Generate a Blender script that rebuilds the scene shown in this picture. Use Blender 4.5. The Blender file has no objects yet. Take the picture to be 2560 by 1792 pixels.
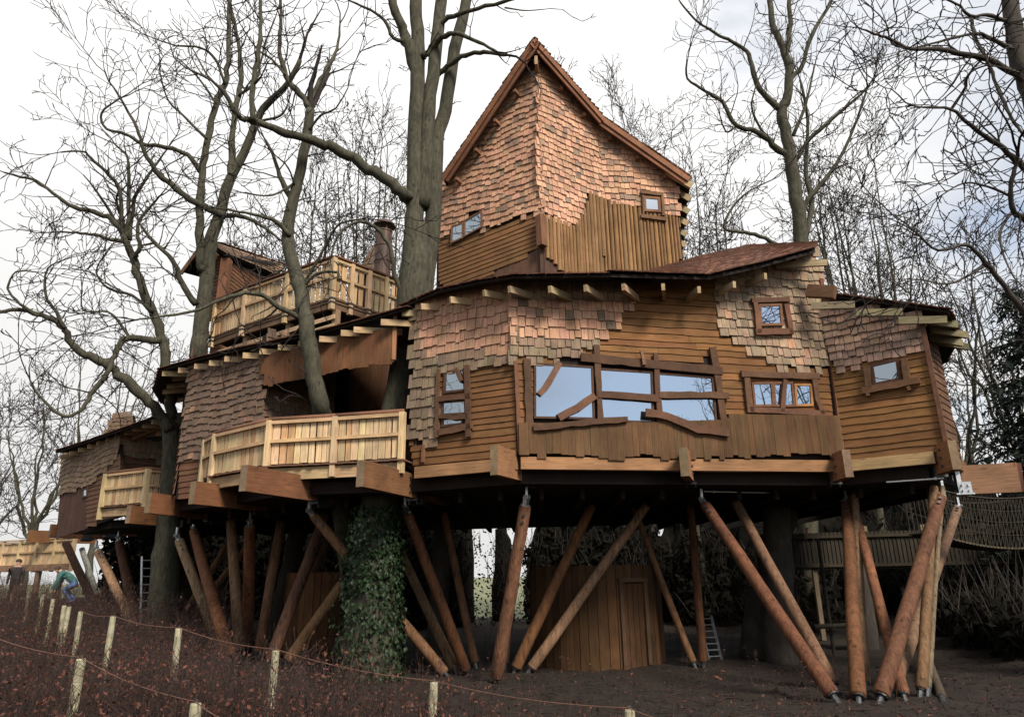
import bpy, bmesh, math, random
import numpy as np
from mathutils import Vector, Matrix, noise
R = random.Random(7)
S = bpy.context.scene
C = S.collection
# ------------------------------------------------------------------ camera
FPX, TH, RO, EZ = 1740.0, math.radians(17.4), math.radians(0.9), 2.1
_c, _s = math.cos(RO), math.sin(RO)
FW = Vector((0, math.cos(TH), math.sin(TH))); U0 = Vector((0, -math.sin(TH), math.cos(TH))); R0 = Vector((1, 0, 0))
RR = R0 * _c - U0 * _s; UU = R0 * _s + U0 * _c
cam_d = bpy.data.cameras.new('camera'); cam = bpy.data.objects.new('camera', cam_d); C.objects.link(cam)
cam_d.sensor_fit = 'HORIZONTAL'; cam_d.sensor_width = 36; cam_d.lens = 36 * FPX / 2560; cam_d.clip_start = 0.1; cam_d.clip_end = 2000
M = Matrix.Identity(4)
for i in range(3):
    M[i][0] = RR[i]; M[i][1] = UU[i]; M[i][2] = -FW[i]
M[2][3] = EZ
cam.matrix_world = M
S.camera = cam
# ------------------------------------------------------------------ sky, sun, exposure
SUN_EL, SUN_AZ = math.radians(43), math.radians(148)      # azimuth from +Y towards +X: behind the camera, to the right
w = bpy.data.worlds.new('World'); S.world = w; w.use_nodes = True
nt = w.node_tree; nt.nodes.clear()
def nd(nt, t, **k):
    n = nt.nodes.new(t)
    for a, b in k.items(): setattr(n, a, b)
    return n
out = nd(nt, 'ShaderNodeOutputWorld'); bg = nd(nt, 'ShaderNodeBackground'); bg.inputs[1].default_value = 0.118
sky = nd(nt, 'ShaderNodeTexSky', sky_type='NISHITA', sun_disc=False, sun_elevation=SUN_EL, sun_rotation=SUN_AZ)
tc = nd(nt, 'ShaderNodeTexCoord')
mp = nd(nt, 'ShaderNodeMapping'); mp.inputs['Scale'].default_value = (1.0, 1.0, 2.2); mp.inputs['Location'].default_value = (0.35, 0.1, 0.2)
nz = nd(nt, 'ShaderNodeTexNoise'); nz.inputs['Scale'].default_value = 2.6; nz.inputs['Detail'].default_value = 7; nz.inputs['Roughness'].default_value = 0.55; nz.inputs['Distortion'].default_value = 0.4
sx = nd(nt, 'ShaderNodeSeparateXYZ')
L = nt.links.new
L(tc.outputs['Generated'], mp.inputs[0]); L(mp.outputs[0], nz.inputs[0]); L(tc.outputs['Generated'], sx.inputs[0])
# cloud cover thickens from the clear side (right and behind the camera) to the veiled side (left, ahead)
g1 = nd(nt, 'ShaderNodeMath', operation='MULTIPLY_ADD'); g1.inputs[1].default_value = -0.62; g1.inputs[2].default_value = 0.52
g2 = nd(nt, 'ShaderNodeMath', operation='MULTIPLY_ADD'); g2.inputs[1].default_value = 0.34
L(sx.outputs[0], g1.inputs[0]); L(sx.outputs[1], g2.inputs[0]); L(g1.outputs[0], g2.inputs[2])
g3 = nd(nt, 'ShaderNodeMath', operation='MULTIPLY_ADD'); g3.inputs[1].default_value = 1.9; L(nz.outputs[0], g3.inputs[0])
g4 = nd(nt, 'ShaderNodeMath', operation='SUBTRACT'); g4.inputs[1].default_value = 0.9; L(g2.outputs[0], g4.inputs[0]); L(g4.outputs[0], g3.inputs[2])
rp = nd(nt, 'ShaderNodeValToRGB'); rp.color_ramp.elements[0].position = 0.0; rp.color_ramp.elements[0].color = (0.12,)*3 + (1,); rp.color_ramp.elements[1].position = 0.72
L(g3.outputs[0], rp.inputs[0])
mx = nd(nt, 'ShaderNodeMix', data_type='RGBA'); L(rp.outputs[0], mx.inputs[0]); L(sky.outputs[0], mx.inputs[6]); 
# overcast luminance law: the veil is about three times as bright overhead as at the horizon
ce = nd(nt, 'ShaderNodeMath', operation='MULTIPLY_ADD', use_clamp=False); ce.inputs[1].default_value = 3.0; ce.inputs[2].default_value = 4.35
cm = nd(nt, 'ShaderNodeMath', operation='MAXIMUM'); cm.inputs[1].default_value = 0.0; L(sx.outputs[2], cm.inputs[0]); L(cm.outputs[0], ce.inputs[0])
cc = nd(nt, 'ShaderNodeVectorMath', operation='SCALE'); cc.inputs[0].default_value = (1.0, 0.995, 0.985); L(ce.outputs[0], cc.inputs['Scale']); L(cc.outputs[0], mx.inputs[7])
L(mx.outputs[2], bg.inputs[0]); L(bg.outputs[0], out.inputs[0])
sl = bpy.data.lights.new('sun', 'SUN'); sun = bpy.data.objects.new('sun', sl); C.objects.link(sun)
sl.energy = 4.0; sl.angle = math.radians(18); sl.color = (1, 0.92, 0.8)
sd = Vector((math.sin(SUN_AZ) * math.cos(SUN_EL), math.cos(SUN_AZ) * math.cos(SUN_EL), math.sin(SUN_EL)))
sun.rotation_euler = sd.to_track_quat('Z', 'Y').to_euler(); sun.location = (20, -30, 40)
S.view_settings.view_transform = 'Standard'; S.view_settings.look = 'None'; S.view_settings.gamma = 1
S.view_settings.exposure = 0.62
S.render.engine = 'CYCLES'
# ------------------------------------------------------------------ survey: points of the place from sight lines
def ray(px, py):
    return FW + RR * ((px - 1280) / FPX) + UU * ((896 - py) / FPX)
EYE = Vector((0, 0, EZ))
def atz(px, py, z):
    d = ray(px, py); return EYE + d * ((z - EZ) / d.z)
def aty(px, py, y):
    d = ray(px, py); return EYE + d * (y / d.y)
def ss(a, b, x):
    t = min(1, max(0, (x - a) / (b - a))); return t * t * (3 - 2 * t)
def gh(x, y):
    h = 0.45 * (1 - ss(6, 13, y)) + min(1.3, max(0, 0.085 * (-x - 5))) * ss(4, 12, y) + 0.10 * max(0, min(12, x - 9))* ss(6, 14, y)
    if y > 30: h += 0.5 * ss(30, 60, y)
    return h + 0.10 * noise.noise(Vector((x * .45, y * .45, 1.7))) + 0.05 * noise.noise(Vector((x * 1.9, y * 1.9, 4.2))) + (0.03 * noise.noise(Vector((x * 5, y * 5, 2.2))) if abs(x) < 22 and y < 26 else 0)
def onground(px, py):
    z = 0.2
    for _ in range(12):
        p = atz(px, py, z)
        z = 0.5 * z + 0.5 * gh(p.x, p.y)
    p.z = gh(p.x, p.y); return p
# ------------------------------------------------------------------ materials
MATS = {}
def base_mat(name):
    m = bpy.data.materials.new(name); m.use_nodes = True; n = m.node_tree; b = n.nodes['Principled BSDF']
    return m, n, b
def wood(name, src, scale=(30, 30, 2.2), rough=0.85, lo=0.62, hi=1.25, bump=0.25, spec=0.25, knots=0.0, crack=0.0):
    """src: 'obj' object colour, 'attr' colour attribute, or an rgb"""
    m, n, b = base_mat(name); l = n.links.new
    g = nd(n, 'ShaderNodeNewGeometry'); mp = nd(n, 'ShaderNodeMapping'); mp.inputs['Scale'].default_value = scale
    l(g.outputs['Position'], mp.inputs[0])
    a = nd(n, 'ShaderNodeTexNoise'); a.inputs['Scale'].default_value = 1; a.inputs['Detail'].default_value = 6; a.inputs['Roughness'].default_value = 0.65
    l(mp.outputs[0], a.inputs[0])
    r = nd(n, 'ShaderNodeMapRange'); r.inputs[1].default_value = 0.28; r.inputs[2].default_value = 0.72; r.inputs[3].default_value = lo; r.inputs[4].default_value = hi
    l(a.outputs[0], r.inputs[0])
    s = nd(n, 'ShaderNodeTexNoise'); s.inputs['Scale'].default_value = 1.7; s.inputs['Detail'].default_value = 5; l(g.outputs['Position'], s.inputs[0])
    r2 = nd(n, 'ShaderNodeMapRange'); r2.inputs[1].default_value = 0.3; r2.inputs[2].default_value = 0.7; r2.inputs[3].default_value = 0.72; r2.inputs[4].default_value = 1.14
    l(s.outputs[0], r2.inputs[0])
    mu = nd(n, 'ShaderNodeMath', operation='MULTIPLY'); l(r.outputs[0], mu.inputs[0]); l(r2.outputs[0], mu.inputs[1])
    fac = mu.outputs[0]
    if knots:
        v = nd(n, 'ShaderNodeTexVoronoi'); v.inputs['Scale'].default_value = 1
        mk = nd(n, 'ShaderNodeMapping'); k = [max(1.6, q ** .5 * 1.3) for q in scale]; mk.inputs['Scale'].default_value = k
        l(g.outputs['Position'], mk.inputs[0]); l(mk.outputs[0], v.inputs[0])
        r3 = nd(n, 'ShaderNodeMapRange'); r3.inputs[1].default_value = 0.08; r3.inputs[2].default_value = 0.2; r3.inputs[3].default_value = 1 - knots; r3.inputs[4].default_value = 1
        l(v.outputs['Distance'], r3.inputs[0])
        m2 = nd(n, 'ShaderNodeMath', operation='MULTIPLY'); l(fac, m2.inputs[0]); l(r3.outputs[0], m2.inputs[1]); fac = m2.outputs[0]
    if crack:
        mk = nd(n, 'ShaderNodeMapping'); mk.inputs['Scale'].default_value = (9, 9, .7); l(g.outputs['Position'], mk.inputs[0])
        ck = nd(n, 'ShaderNodeTexNoise'); ck.inputs['Scale'].default_value = 1.6; ck.inputs['Detail'].default_value = 2; l(mk.outputs[0], ck.inputs[0])
        sb = nd(n, 'ShaderNodeMath', operation='SUBTRACT'); sb.inputs[1].default_value = .5; l(ck.outputs[0], sb.inputs[0]); ab = nd(n, 'ShaderNodeMath', operation='ABSOLUTE'); l(sb.outputs[0], ab.inputs[0])
        r4 = nd(n, 'ShaderNodeMapRange'); r4.inputs[1].default_value = .004; r4.inputs[2].default_value = .02; r4.inputs[3].default_value = 1 - crack; r4.inputs[4].default_value = 1; l(ab.outputs[0], r4.inputs[0])
        m3 = nd(n, 'ShaderNodeMath', operation='MULTIPLY'); l(fac, m3.inputs[0]); l(r4.outputs[0], m3.inputs[1]); fac = m3.outputs[0]
    vm = nd(n, 'ShaderNodeVectorMath', operation='SCALE'); l(fac, vm.inputs['Scale'])
    if src == 'obj':
        o = nd(n, 'ShaderNodeObjectInfo'); l(o.outputs['Color'], vm.inputs[0])
    elif src == 'attr':
        o = nd(n, 'ShaderNodeAttribute', attribute_name='tint'); l(o.outputs['Color'], vm.inputs[0])
    else:
        vm.inputs[0].default_value = src
    l(vm.outputs[0], b.inputs['Base Color'])
    b.inputs['Roughness'].default_value = rough; b.inputs['Specular IOR Level'].default_value = spec
    if bump:
        bp = nd(n, 'ShaderNodeBump'); bp.inputs['Strength'].default_value = bump; bp.inputs['Distance'].default_value = 0.01
        l(a.outputs[0], bp.inputs['Height']); l(bp.outputs[0], b.inputs['Normal'])
    MATS[name] = m; return m
V = (34, 34, 2.4); Hs = (2.2, 2.2, 42)
wood('wood_up', 'obj', V, knots=.25); wood('wood_up_joined', 'attr', V, knots=.25)
wood('wood_flat', 'obj', Hs, knots=.35); wood('wood_flat_joined', 'attr', Hs, knots=.35)
wood('wood_any', 'obj', (9, 9, 9), lo=.7, hi=1.2, knots=.2); wood('wood_any_joined', 'attr', (9, 9, 9), lo=.7, hi=1.2)
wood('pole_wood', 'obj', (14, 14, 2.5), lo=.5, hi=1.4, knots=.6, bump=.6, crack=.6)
wood('bark', (0.058, 0.054, 0.036), (13, 13, 4), lo=.45, hi=1.45, bump=1.0, rough=.95, knots=.55, crack=.4)
wood('bark_dark', (0.05, 0.042, 0.034), (9, 9, 3), lo=.6, hi=1.3, bump=.4, rough=.95)
wood('twig', (0.03, 0.024, 0.021), (9, 9, 3), lo=.7, hi=1.2, bump=0, rough=.95)
wood('hedge_stem', (0.036, 0.022, 0.018), (9, 9, 9), lo=.5, hi=1.5, bump=0)
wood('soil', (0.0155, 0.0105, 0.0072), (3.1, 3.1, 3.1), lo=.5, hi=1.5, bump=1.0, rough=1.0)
wood('rust', (0.085, 0.043, 0.028), (5, 5, 1.4), lo=.5, hi=1.5, rough=.6, bump=.1, spec=.5)
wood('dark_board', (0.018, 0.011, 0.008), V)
wood('fur', (0.02, 0.03, 0.016), (6, 6, 6), bump=0)
def flat(name, col, rough=.7, metal=0, spec=.3):
    m, n, b = base_mat(name); b.inputs['Base Color'].default_value = (*col, 1); b.inputs['Roughness'].default_value = rough
    b.inputs['Metallic'].default_value = metal; b.inputs['Specular IOR Level'].default_value = spec; MATS[name] = m; return m
def vari(name, c1, c2, rough=.7, sc=9, spec=.3, metal=0):
    m, n, b = base_mat(name); l = n.links.new
    g = nd(n, 'ShaderNodeNewGeometry'); a = nd(n, 'ShaderNodeTexNoise'); a.inputs['Scale'].default_value = sc; a.inputs['Detail'].default_value = 3
    l(g.outputs['Position'], a.inputs[0]); r = nd(n, 'ShaderNodeValToRGB'); r.color_ramp.elements[0].position = .35; r.color_ramp.elements[1].position = .65
    r.color_ramp.elements[0].color = (*c1, 1); r.color_ramp.elements[1].color = (*c2, 1)
    l(a.outputs[0], r.inputs[0]); l(r.outputs[0], b.inputs['Base Color'])
    b.inputs['Roughness'].default_value = rough; b.inputs['Specular IOR Level'].default_value = spec; b.inputs['Metallic'].default_value = metal; MATS[name] = m; return m
vari('steel', (.42, .44, .46), (.6, .61, .62), .42, 30, .5, .85)
vari('dark_steel', (.05, .055, .06), (.1, .1, .1), .5, 20, .5, .7)
vari('ivy_leaf', (.005, .012, .0045), (.017, .034, .011), .5, 14, .2)
vari('dry_leaf', (.035, .012, .008), (.115, .038, .022), .75, 6, .3)
vari('needle', (.006, .012, .009), (.016, .026, .016), .7, 4)
vari('thicket_leaf', (.003, .004, .0025), (.008, .008, .005), .95, 2, .1)
vari('stake_wood', (.20, .18, .115), (.33, .30, .2), .85, 9)
vari('grass', (.10, .11, .06), (.16, .165, .09), 1, .2)
vari('old_rope', (.02, .017, .011), (.042, .035, .023), .9, 12)
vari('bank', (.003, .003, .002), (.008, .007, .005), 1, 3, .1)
vari('wire', (.10, .05, .035), (.15, .07, .045), .7, 12)
vari('cloth_dark', (.02, .018, .018), (.04, .03, .03), .9, 9)
vari('cloth_teal', (.03, .09, .09), (.05, .13, .12), .9, 9)
vari('cloth_jeans', (.05, .09, .2), (.08, .13, .27), .9, 9)
flat('skin', (.45, .26, .19), .6); flat('hair', (.04, .025, .018), .7)
vari('curtain', (.32, .30, .62), (.42, .42, .75), .8, 6)
def glassmat():
    m, n, b = base_mat('glass'); l = n.links.new
    b.inputs['Base Color'].default_value = (.006, .007, .009, 1); b.inputs['Roughness'].default_value = .2
    gl = nd(n, 'ShaderNodeBsdfGlossy'); gl.inputs['Roughness'].default_value = .012; gl.inputs['Color'].default_value = (.74, .87, 1, 1)
    fr = nd(n, 'ShaderNodeFresnel'); fr.inputs[0].default_value = 1.9
    ma = nd(n, 'ShaderNodeMath', operation='MULTIPLY_ADD'); ma.inputs[1].default_value = .7; ma.inputs[2].default_value = .30; l(fr.outputs[0], ma.inputs[0])
    g = nd(n, 'ShaderNodeNewGeometry'); nz = nd(n, 'ShaderNodeTexNoise'); nz.inputs['Scale'].default_value = 1.3; l(g.outputs['Position'], nz.inputs[0])
    bp = nd(n, 'ShaderNodeBump'); bp.inputs['Strength'].default_value = .05; bp.inputs['Distance'].default_value = .03; l(nz.outputs[0], bp.inputs['Height']); l(bp.outputs[0], gl.inputs['Normal'])
    ms = nd(n, 'ShaderNodeMixShader'); l(ma.outputs[0], ms.inputs[0]); l(b.outputs[0], ms.inputs[1]); l(gl.outputs[0], ms.inputs[2])
    l(ms.outputs[0], n.nodes['Material Output'].inputs[0]); MATS['glass'] = m
glassmat()
# ------------------------------------------------------------------ object helpers
WL = {}
def thing(name, label, cat, loc=(0, 0, 0), group=None):
    o = bpy.data.objects.new(name, None); C.objects.link(o); o.location = loc; WL[o] = Vector(loc); o.empty_display_size = .2
    o['label'] = label; o['category'] = cat
    if group: o['group'] = group
    return o
def tag(o, label, cat, group=None):
    o['label'] = label; o['category'] = cat
    if group: o['group'] = group
    return o
def mesh_obj(name, me, mat, parent=None, col=None, kind=None, smooth=False):
    """mesh in world coordinates -> object, child of a translation-only parent"""
    o = bpy.data.objects.new(name, me); C.objects.link(o); WL[o] = Vector((0, 0, 0))
    if parent is not None:
        o.parent = parent; o.location = -WL[parent]
    if mat: me.materials.append(MATS[mat])
    if col: o.color = (*col, 1)
    if kind: o['kind'] = kind
    if smooth: me.polygons.foreach_set('use_smooth', [True] * len(me.polygons))
    return o
def pyd(name, v, f):
    me = bpy.data.meshes.new(name); me.from_pydata([tuple(p) for p in v], [], f); me.update(); return me
def part(name, parent, loc=None):
    o = bpy.data.objects.new(name, None); C.objects.link(o); o.parent = parent
    o.location = (0, 0, 0) if loc is None else Vector(loc) - WL[parent]; WL[o] = WL[parent] if loc is None else Vector(loc); return o
# unit meshes shared between alike pieces
UNIT = {}
def unit(key, v, f):
    UNIT[key] = (np.array(v, float), f, None)
unit('shingle', [(-.5, 0, 0), (.5, 0, 0), (.5, 0, 1), (-.5, 0, 1), (-.5, 1, 0), (.5, 1, 0), (.5, 1, .35), (-.5, 1, .35)],
     [(0, 1, 2, 3), (4, 7, 6, 5), (3, 2, 6, 7), (0, 3, 7, 4), (1, 5, 6, 2), (0, 4, 5, 1)])
unit('box', [(-.5, -.5, -.5), (.5, -.5, -.5), (.5, .5, -.5), (-.5, .5, -.5), (-.5, -.5, .5), (.5, -.5, .5), (.5, .5, .5), (-.5, .5, .5)],
     [(0, 3, 2, 1), (4, 5, 6, 7), (0, 1, 5, 4), (1, 2, 6, 5), (2, 3, 7, 6), (3, 0, 4, 7)])
a = [(math.cos(t) * .5, math.sin(t)) for t in [math.pi * k / 5 for k in range(6)]]
unit('log', [(x, -.5, z) for x, z in a] + [(x * .9, .5, z * .9) for x, z in a],
     [(k, k + 6, k + 7, k + 1) for k in range(5)] + [(0, 1, 2, 3, 4, 5), (11, 10, 9, 8, 7, 6)])
UM = {}
def umesh(key, mat):
    if (key, mat) not in UM:
        v, f, _ = UNIT[key]; me = pyd(key, v, f); me.materials.append(MATS[mat]); UM[(key, mat)] = me
    return UM[(key, mat)]
def frame(ex, ey, ez, t):
    m = Matrix.Identity(4)
    for i in range(3): m[i][0] = ex[i]; m[i][1] = ey[i]; m[i][2] = ez[i]; m[i][3] = t[i]
    return m
def place(name, key, mat, parent, mtx, col=None):
    o = bpy.data.objects.new(name, umesh(key, mat)); C.objects.link(o)
    WL[o] = mtx.translation
    if parent is not None:
        o.parent = parent; mtx = Matrix.Translation(-WL[parent]) @ mtx
    o.matrix_basis = mtx
    if col: o.color = (*col, 1)
    return o
POOL = {}
def pool(th, parent, name, key, mat, mtx, col):
    d = mtx.translation - EYE; q = d.dot(FW)
    ar = mtx.col[0].to_3d().length * mtx.col[1].to_3d().length / max(q * q, .1)
    POOL.setdefault((th, name), []).append((ar, parent, key, mat, mtx, col))
def joined(name, items, mat, parent=None, kind=None):
    vs, fs, cs, n = [], [], [], 0
    for key, mtx, col in items:
        v, f, _ = UNIT[key]; m = np.array(mtx)
        vs.append(v @ m[:3, :3].T + m[:3, 3]); fs += [tuple(i + n for i in q) for q in f]; cs.append(np.tile((*col, 1), (len(v), 1))); n += len(v)
    me = bpy.data.meshes.new(name); me.from_pydata(np.concatenate(vs).tolist(), [], fs); me.update()
    at = me.color_attributes.new('tint', 'FLOAT_COLOR', 'POINT'); at.data.foreach_set('color', np.concatenate(cs).ravel().astype(np.float32))
    return mesh_obj(name, me, mat, parent, kind=kind)
def flush(limit=300):
    for (th, name), it in POOL.items():
        it.sort(key=lambda q: -q[0])
        for ar, pa, key, mat, mtx, col in it[:limit]: place(name, key, mat, pa, mtx, col)
        rest = it[limit:]
        if rest: joined(name + '_cladding', [(k, m, c) for _, _, k, _, m, c in rest], rest[0][3] + '_joined', th, 'stuff')
    POOL.clear()
def beam(name, p, q, wd, ht, parent, col, mat='wood_flat', up=Vector((0, 0, 1))):
    p, q = Vector(p), Vector(q); x = q - p; ln = x.length; x = x.normalized(); y = up.cross(x)
    y = y.normalized() if y.length > 1e-4 else Vector((0, 1, 0)); z = x.cross(y)
    return place(name, 'box', mat, parent, frame(x * ln, y * wd, z * ht, (p + q) / 2), col)
def tube(pts, rads, sides=8, caps=True):
    """continuous tube through points"""
    vs, fs = [], []; n = len(pts); pv = None
    for i in range(n):
        t = (pts[min(i + 1, n - 1)] - pts[max(i - 1, 0)]).normalized()
        if pv is None: pv = t.orthogonal().normalized()
        pv = (pv - t * pv.dot(t)).normalized(); bn = t.cross(pv)
        for k in range(sides):
            a = 2 * math.pi * k / sides; vs.append(pts[i] + (pv * math.cos(a) + bn * math.sin(a)) * rads[i])
    for i in range(n - 1):
        for k in range(sides):
            k2 = (k + 1) % sides; fs.append((i * sides + k, i * sides + k2, (i + 1) * sides + k2, (i + 1) * sides + k))
    if caps: fs.append(tuple(range(sides - 1, -1, -1))); fs.append(tuple((n - 1) * sides + k for k in range(sides)))
    return vs, fs
class MB:
    def __init__(s): s.v = []; s.f = []
    def add(s, vf):
        n = len(s.v); s.v += list(vf[0]); s.f += [tuple(i + n for i in q) for q in vf[1]]
    def tube(s, pts, rads, sides=8): s.add(tube([Vector(p) for p in pts], rads, sides))
    def box(s, p, q, wd, ht, up=Vector((0, 0, 1))):
        p, q = Vector(p), Vector(q); x = q - p; ln = x.length; x = x.normalized(); y = up.cross(x); y = y.normalized() if y.length > 1e-4 else Vector((0, 1, 0)); z = x.cross(y)
        m = np.array(frame(x * ln, y * wd, z * ht, (p + q) / 2)); v, f, _ = UNIT['box']
        s.add(([Vector(r) for r in (v @ m[:3, :3].T + m[:3, 3])], f))
    def build(s, name, mat, parent=None, col=None, kind=None, smooth=False): return mesh_obj(name, pyd(name, s.v, s.f), mat, parent, col, kind, smooth)
# ------------------------------------------------------------------ wall faces
class Face:
    def __init__(s, p0, p1, z0=4.2):
        s.o = Vector((p0[0], p0[1], z0)); u = Vector((p1[0] - p0[0], p1[1] - p0[1], 0)); s.len = u.length; s.U = u.normalized(); s.V = Vector((0, 0, 1)); s.N = s.U.cross(s.V)
    def uv(s, p):
        d = ray(*p); t = (s.o - EYE).dot(s.N) / d.dot(s.N); q = EYE + d * t - s.o; return (q.dot(s.U), q.dot(s.V))
    def pt(s, u, v, d=0): return s.o + s.U * u + s.V * v + s.N * d
    def poly(s, px): return [s.uv(p) for p in px]
def inside(p, poly):
    x, y = p; c = False; j = len(poly) - 1
    for i in range(len(poly)):
        xi, yi = poly[i]; xj, yj = poly[j]
        if (yi > y) != (yj > y) and x < (xj - xi) * (y - yi) / (yj - yi) + xi: c = not c
        j = i
    return c
def spans(poly, y):
    xs = []; j = len(poly) - 1
    for i in range(len(poly)):
        xi, yi = poly[i]; xj, yj = poly[j]
        if (yi > y) != (yj > y): xs.append((xj - xi) * (y - yi) / (yj - yi) + xi)
        j = i
    xs.sort(); return list(zip(xs[::2], xs[1::2]))
def mixc(a, b, t): return tuple(p + (q - p) * t for p, q in zip(a, b))
def jit(c, a=.12, rr=R):
    k = 1 + rr.uniform(-a, a); return tuple(max(.004, x * k * (1 + rr.uniform(-.05, .05))) for x in c)
PINK, PINK2, WEA, WEA2 = (.47, .268, .175), (.39, .215, .135), (.225, .16, .105), (.145, .106, .074)
PLANK, PLANK2, BOARD, TRIM = (.215, .108, .042), (.165, .082, .033), (.135, .070, .042), (.17, .072, .04)
PALE, PALE2, RAFT = (.52, .375, .215), (.43, .285, .155), (.36, .26, .15)
ROOF = (.15, .068, .042); GLU = (.165, .072, .032)
def shingle_fill(face, px, th, pa, row, w0, w1, colf, wave=None, uv=None, lim=None, jag=.2, out=.05, mat='wood_up'):
    poly = uv or face.poly(px); lo = min(p[1] for p in poly); hi = max(p[1] for p in poly); ul = min(p[0] for p in poly); uh = max(p[0] for p in poly)
    if wave: lo -= .8; hi += .8
    v = lo - row * .3; k = 0
    while v < hi:
        u = ul - R.uniform(0, w1)
        while u < uh:
            wd = R.uniform(w0, w1); cu = u + wd / 2; vv = v + (wave(cu) if wave else 0) + R.choice((0, 0, 0, 1, 1, .5)) * -row * jag
            if inside((cu, vv + row * .45), poly) or inside((cu, vv + row * .12), poly):
                rot = R.uniform(-.02, .02); ex = (face.U + face.V * rot); h = row * R.uniform(1.35, 1.5)
                ey = (face.V - face.U * rot) * h - face.N * .03
                pool(th, pa, 'shingle', 'shingle', mat, frame(ex * (wd - .012), ey, face.N * R.uniform(.024, .038), face.pt(cu, vv, out)), colf(cu, vv))
            u += wd
        v += row; k += 1
def plank_fill(face, px, pa, row, slope=0.0, wav=.014, ln=(1.6, 3.4), colf=None, uv=None, thick=.03, step=.3, name='plank', out=.012):
    poly = uv or face.poly(px); ca, sa = math.cos(slope), math.sin(slope)
    rp = [(u * ca + v * sa, -u * sa + v * ca) for u, v in poly]
    lo = min(p[1] for p in rp); hi = max(p[1] for p in rp); v = lo
    back = lambda a, b, d: face.pt(a * ca - b * sa, a * sa + b * ca, d)
    prev = None; sd = R.uniform(0, 99)
    while v < hi:
        h = row * R.uniform(.85, 1.15); v2 = min(v + h, hi + .01)
        for a, b in spans(rp, (v + v2) / 2):
            x = a
            while x < b - .02:
                e = min(b, x + R.uniform(*ln)); e = b if b - e < .4 else e
                n = max(1, min(9, int((e - x) / step))); vs, fs = [], []
                for i in range(n + 1):
                    t = x + (e - x) * i / n
                    wl = wav * 2.2 * noise.noise(Vector((t * 1.6, v * 7 + sd, 3))); wh = wav * 2.2 * noise.noise(Vector((t * 1.6, (v + h) * 7 + sd, 3)))
                    if i == n: t -= .006
                    vs += [back(t, v + wl + .008, out + thick), back(t, v2 + wh - .002, out + .012), back(t, v2 + wh, 0), back(t, v + wl, 0)]
                for i in range(n):
                    for k in range(4): fs.append((i * 4 + k, i * 4 + 4 + k, i * 4 + 4 + (k + 1) % 4, i * 4 + (k + 1) % 4))
                fs += [(0, 1, 2, 3), (n * 4 + 3, n * 4 + 2, n * 4 + 1, n * 4)]
                c = colf(x, v) if colf else jit(mixc(PLANK, PLANK2, R.random()), .15)
                mesh_obj(name, pyd(name, vs, fs), 'wood_flat', pa, c); x = e
        v = v2
def board_fill(face, px, th, pa, w0, w1, jag=(0, 0), col=BOARD, uv=None, out=.02, thick=.03, key='box', name='board', gap=.004, amp=.14):
    poly = uv or face.poly(px); sp = [(v, u) for u, v in poly]; u = min(p[0] for p in poly); hi = max(p[0] for p in poly)
    while u < hi - .02:
        wd = min(R.uniform(w0, w1), hi - u)
        for a, b in spans(sp, u + wd / 2):
            a -= R.uniform(*jag)
            if b - a < .05: continue
            ez = face.N * thick * R.uniform(.7, 1.2)
            pool(th, pa, name, key, 'wood_up', frame(face.U * (wd - gap), face.V * (b - a), ez, face.pt(u + wd / 2, (a + b) / 2, out + R.uniform(0, .012))), jit(col, amp))
        u += wd
def bar(face, px, w, th_, out, pa, name, col, rough=.012, mat='wood_any', ends=None):
    """rough sawn bar lying on the face along a pixel path; w in metres"""
    uv = [face.uv(p) for p in px]; pts = []
    for (a, b), (c, d) in zip(uv, uv[1:]):
        n = max(2, int(math.hypot(c - a, d - b) / .22))
        for i in range(n): pts.append((a + (c - a) * i / n, b + (d - b) * i / n))
    pts.append(uv[-1]); vs, fs = [], []; n = len(pts); sd = R.uniform(0, 99)
    for i, (u, v) in enumerate(pts):
        a, b = pts[max(0, i - 1)], pts[min(n - 1, i + 1)]; dx, dy = b[0] - a[0], b[1] - a[1]; l = math.hypot(dx, dy); nx, ny = -dy / l, dx / l
        k = 1.0
        if ends and i == n - 1: k = ends
        h1 = w / 2 * k + rough * 2 * noise.noise(Vector((i * .9, sd, 0))); h2 = w / 2 * k + rough * 2 * noise.noise(Vector((i * .9, sd, 9)))
        vs += [face.pt(u + nx * h1, v + ny * h1, out), face.pt(u - nx * h2, v - ny * h2, out), face.pt(u - nx * h2 * .94, v - ny * h2 * .94, out + th_), face.pt(u + nx * h1 * .94, v + ny * h1 * .94, out + th_)]
    for i in range(n - 1):
        for k in range(4): fs.append((i * 4 + k, i * 4 + (k + 1) % 4, i * 4 + 4 + (k + 1) % 4, i * 4 + 4 + k))
    fs += [(3, 2, 1, 0), (n * 4 - 4, n * 4 - 3, n * 4 - 2, n * 4 - 1)]
    return mesh_obj(name, pyd(name, vs, fs), mat, pa, jit(col, .15))
def prism(face, uv, d0, d1):
    n = len(uv); vs = [face.pt(u, v, d0) for u, v in uv] + [face.pt(u, v, d1) for u, v in uv]
    return vs, [tuple(range(n - 1, -1, -1)), tuple(range(n, 2 * n))] + [(i, (i + 1) % n, n + (i + 1) % n, n + i) for i in range(n)]
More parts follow.
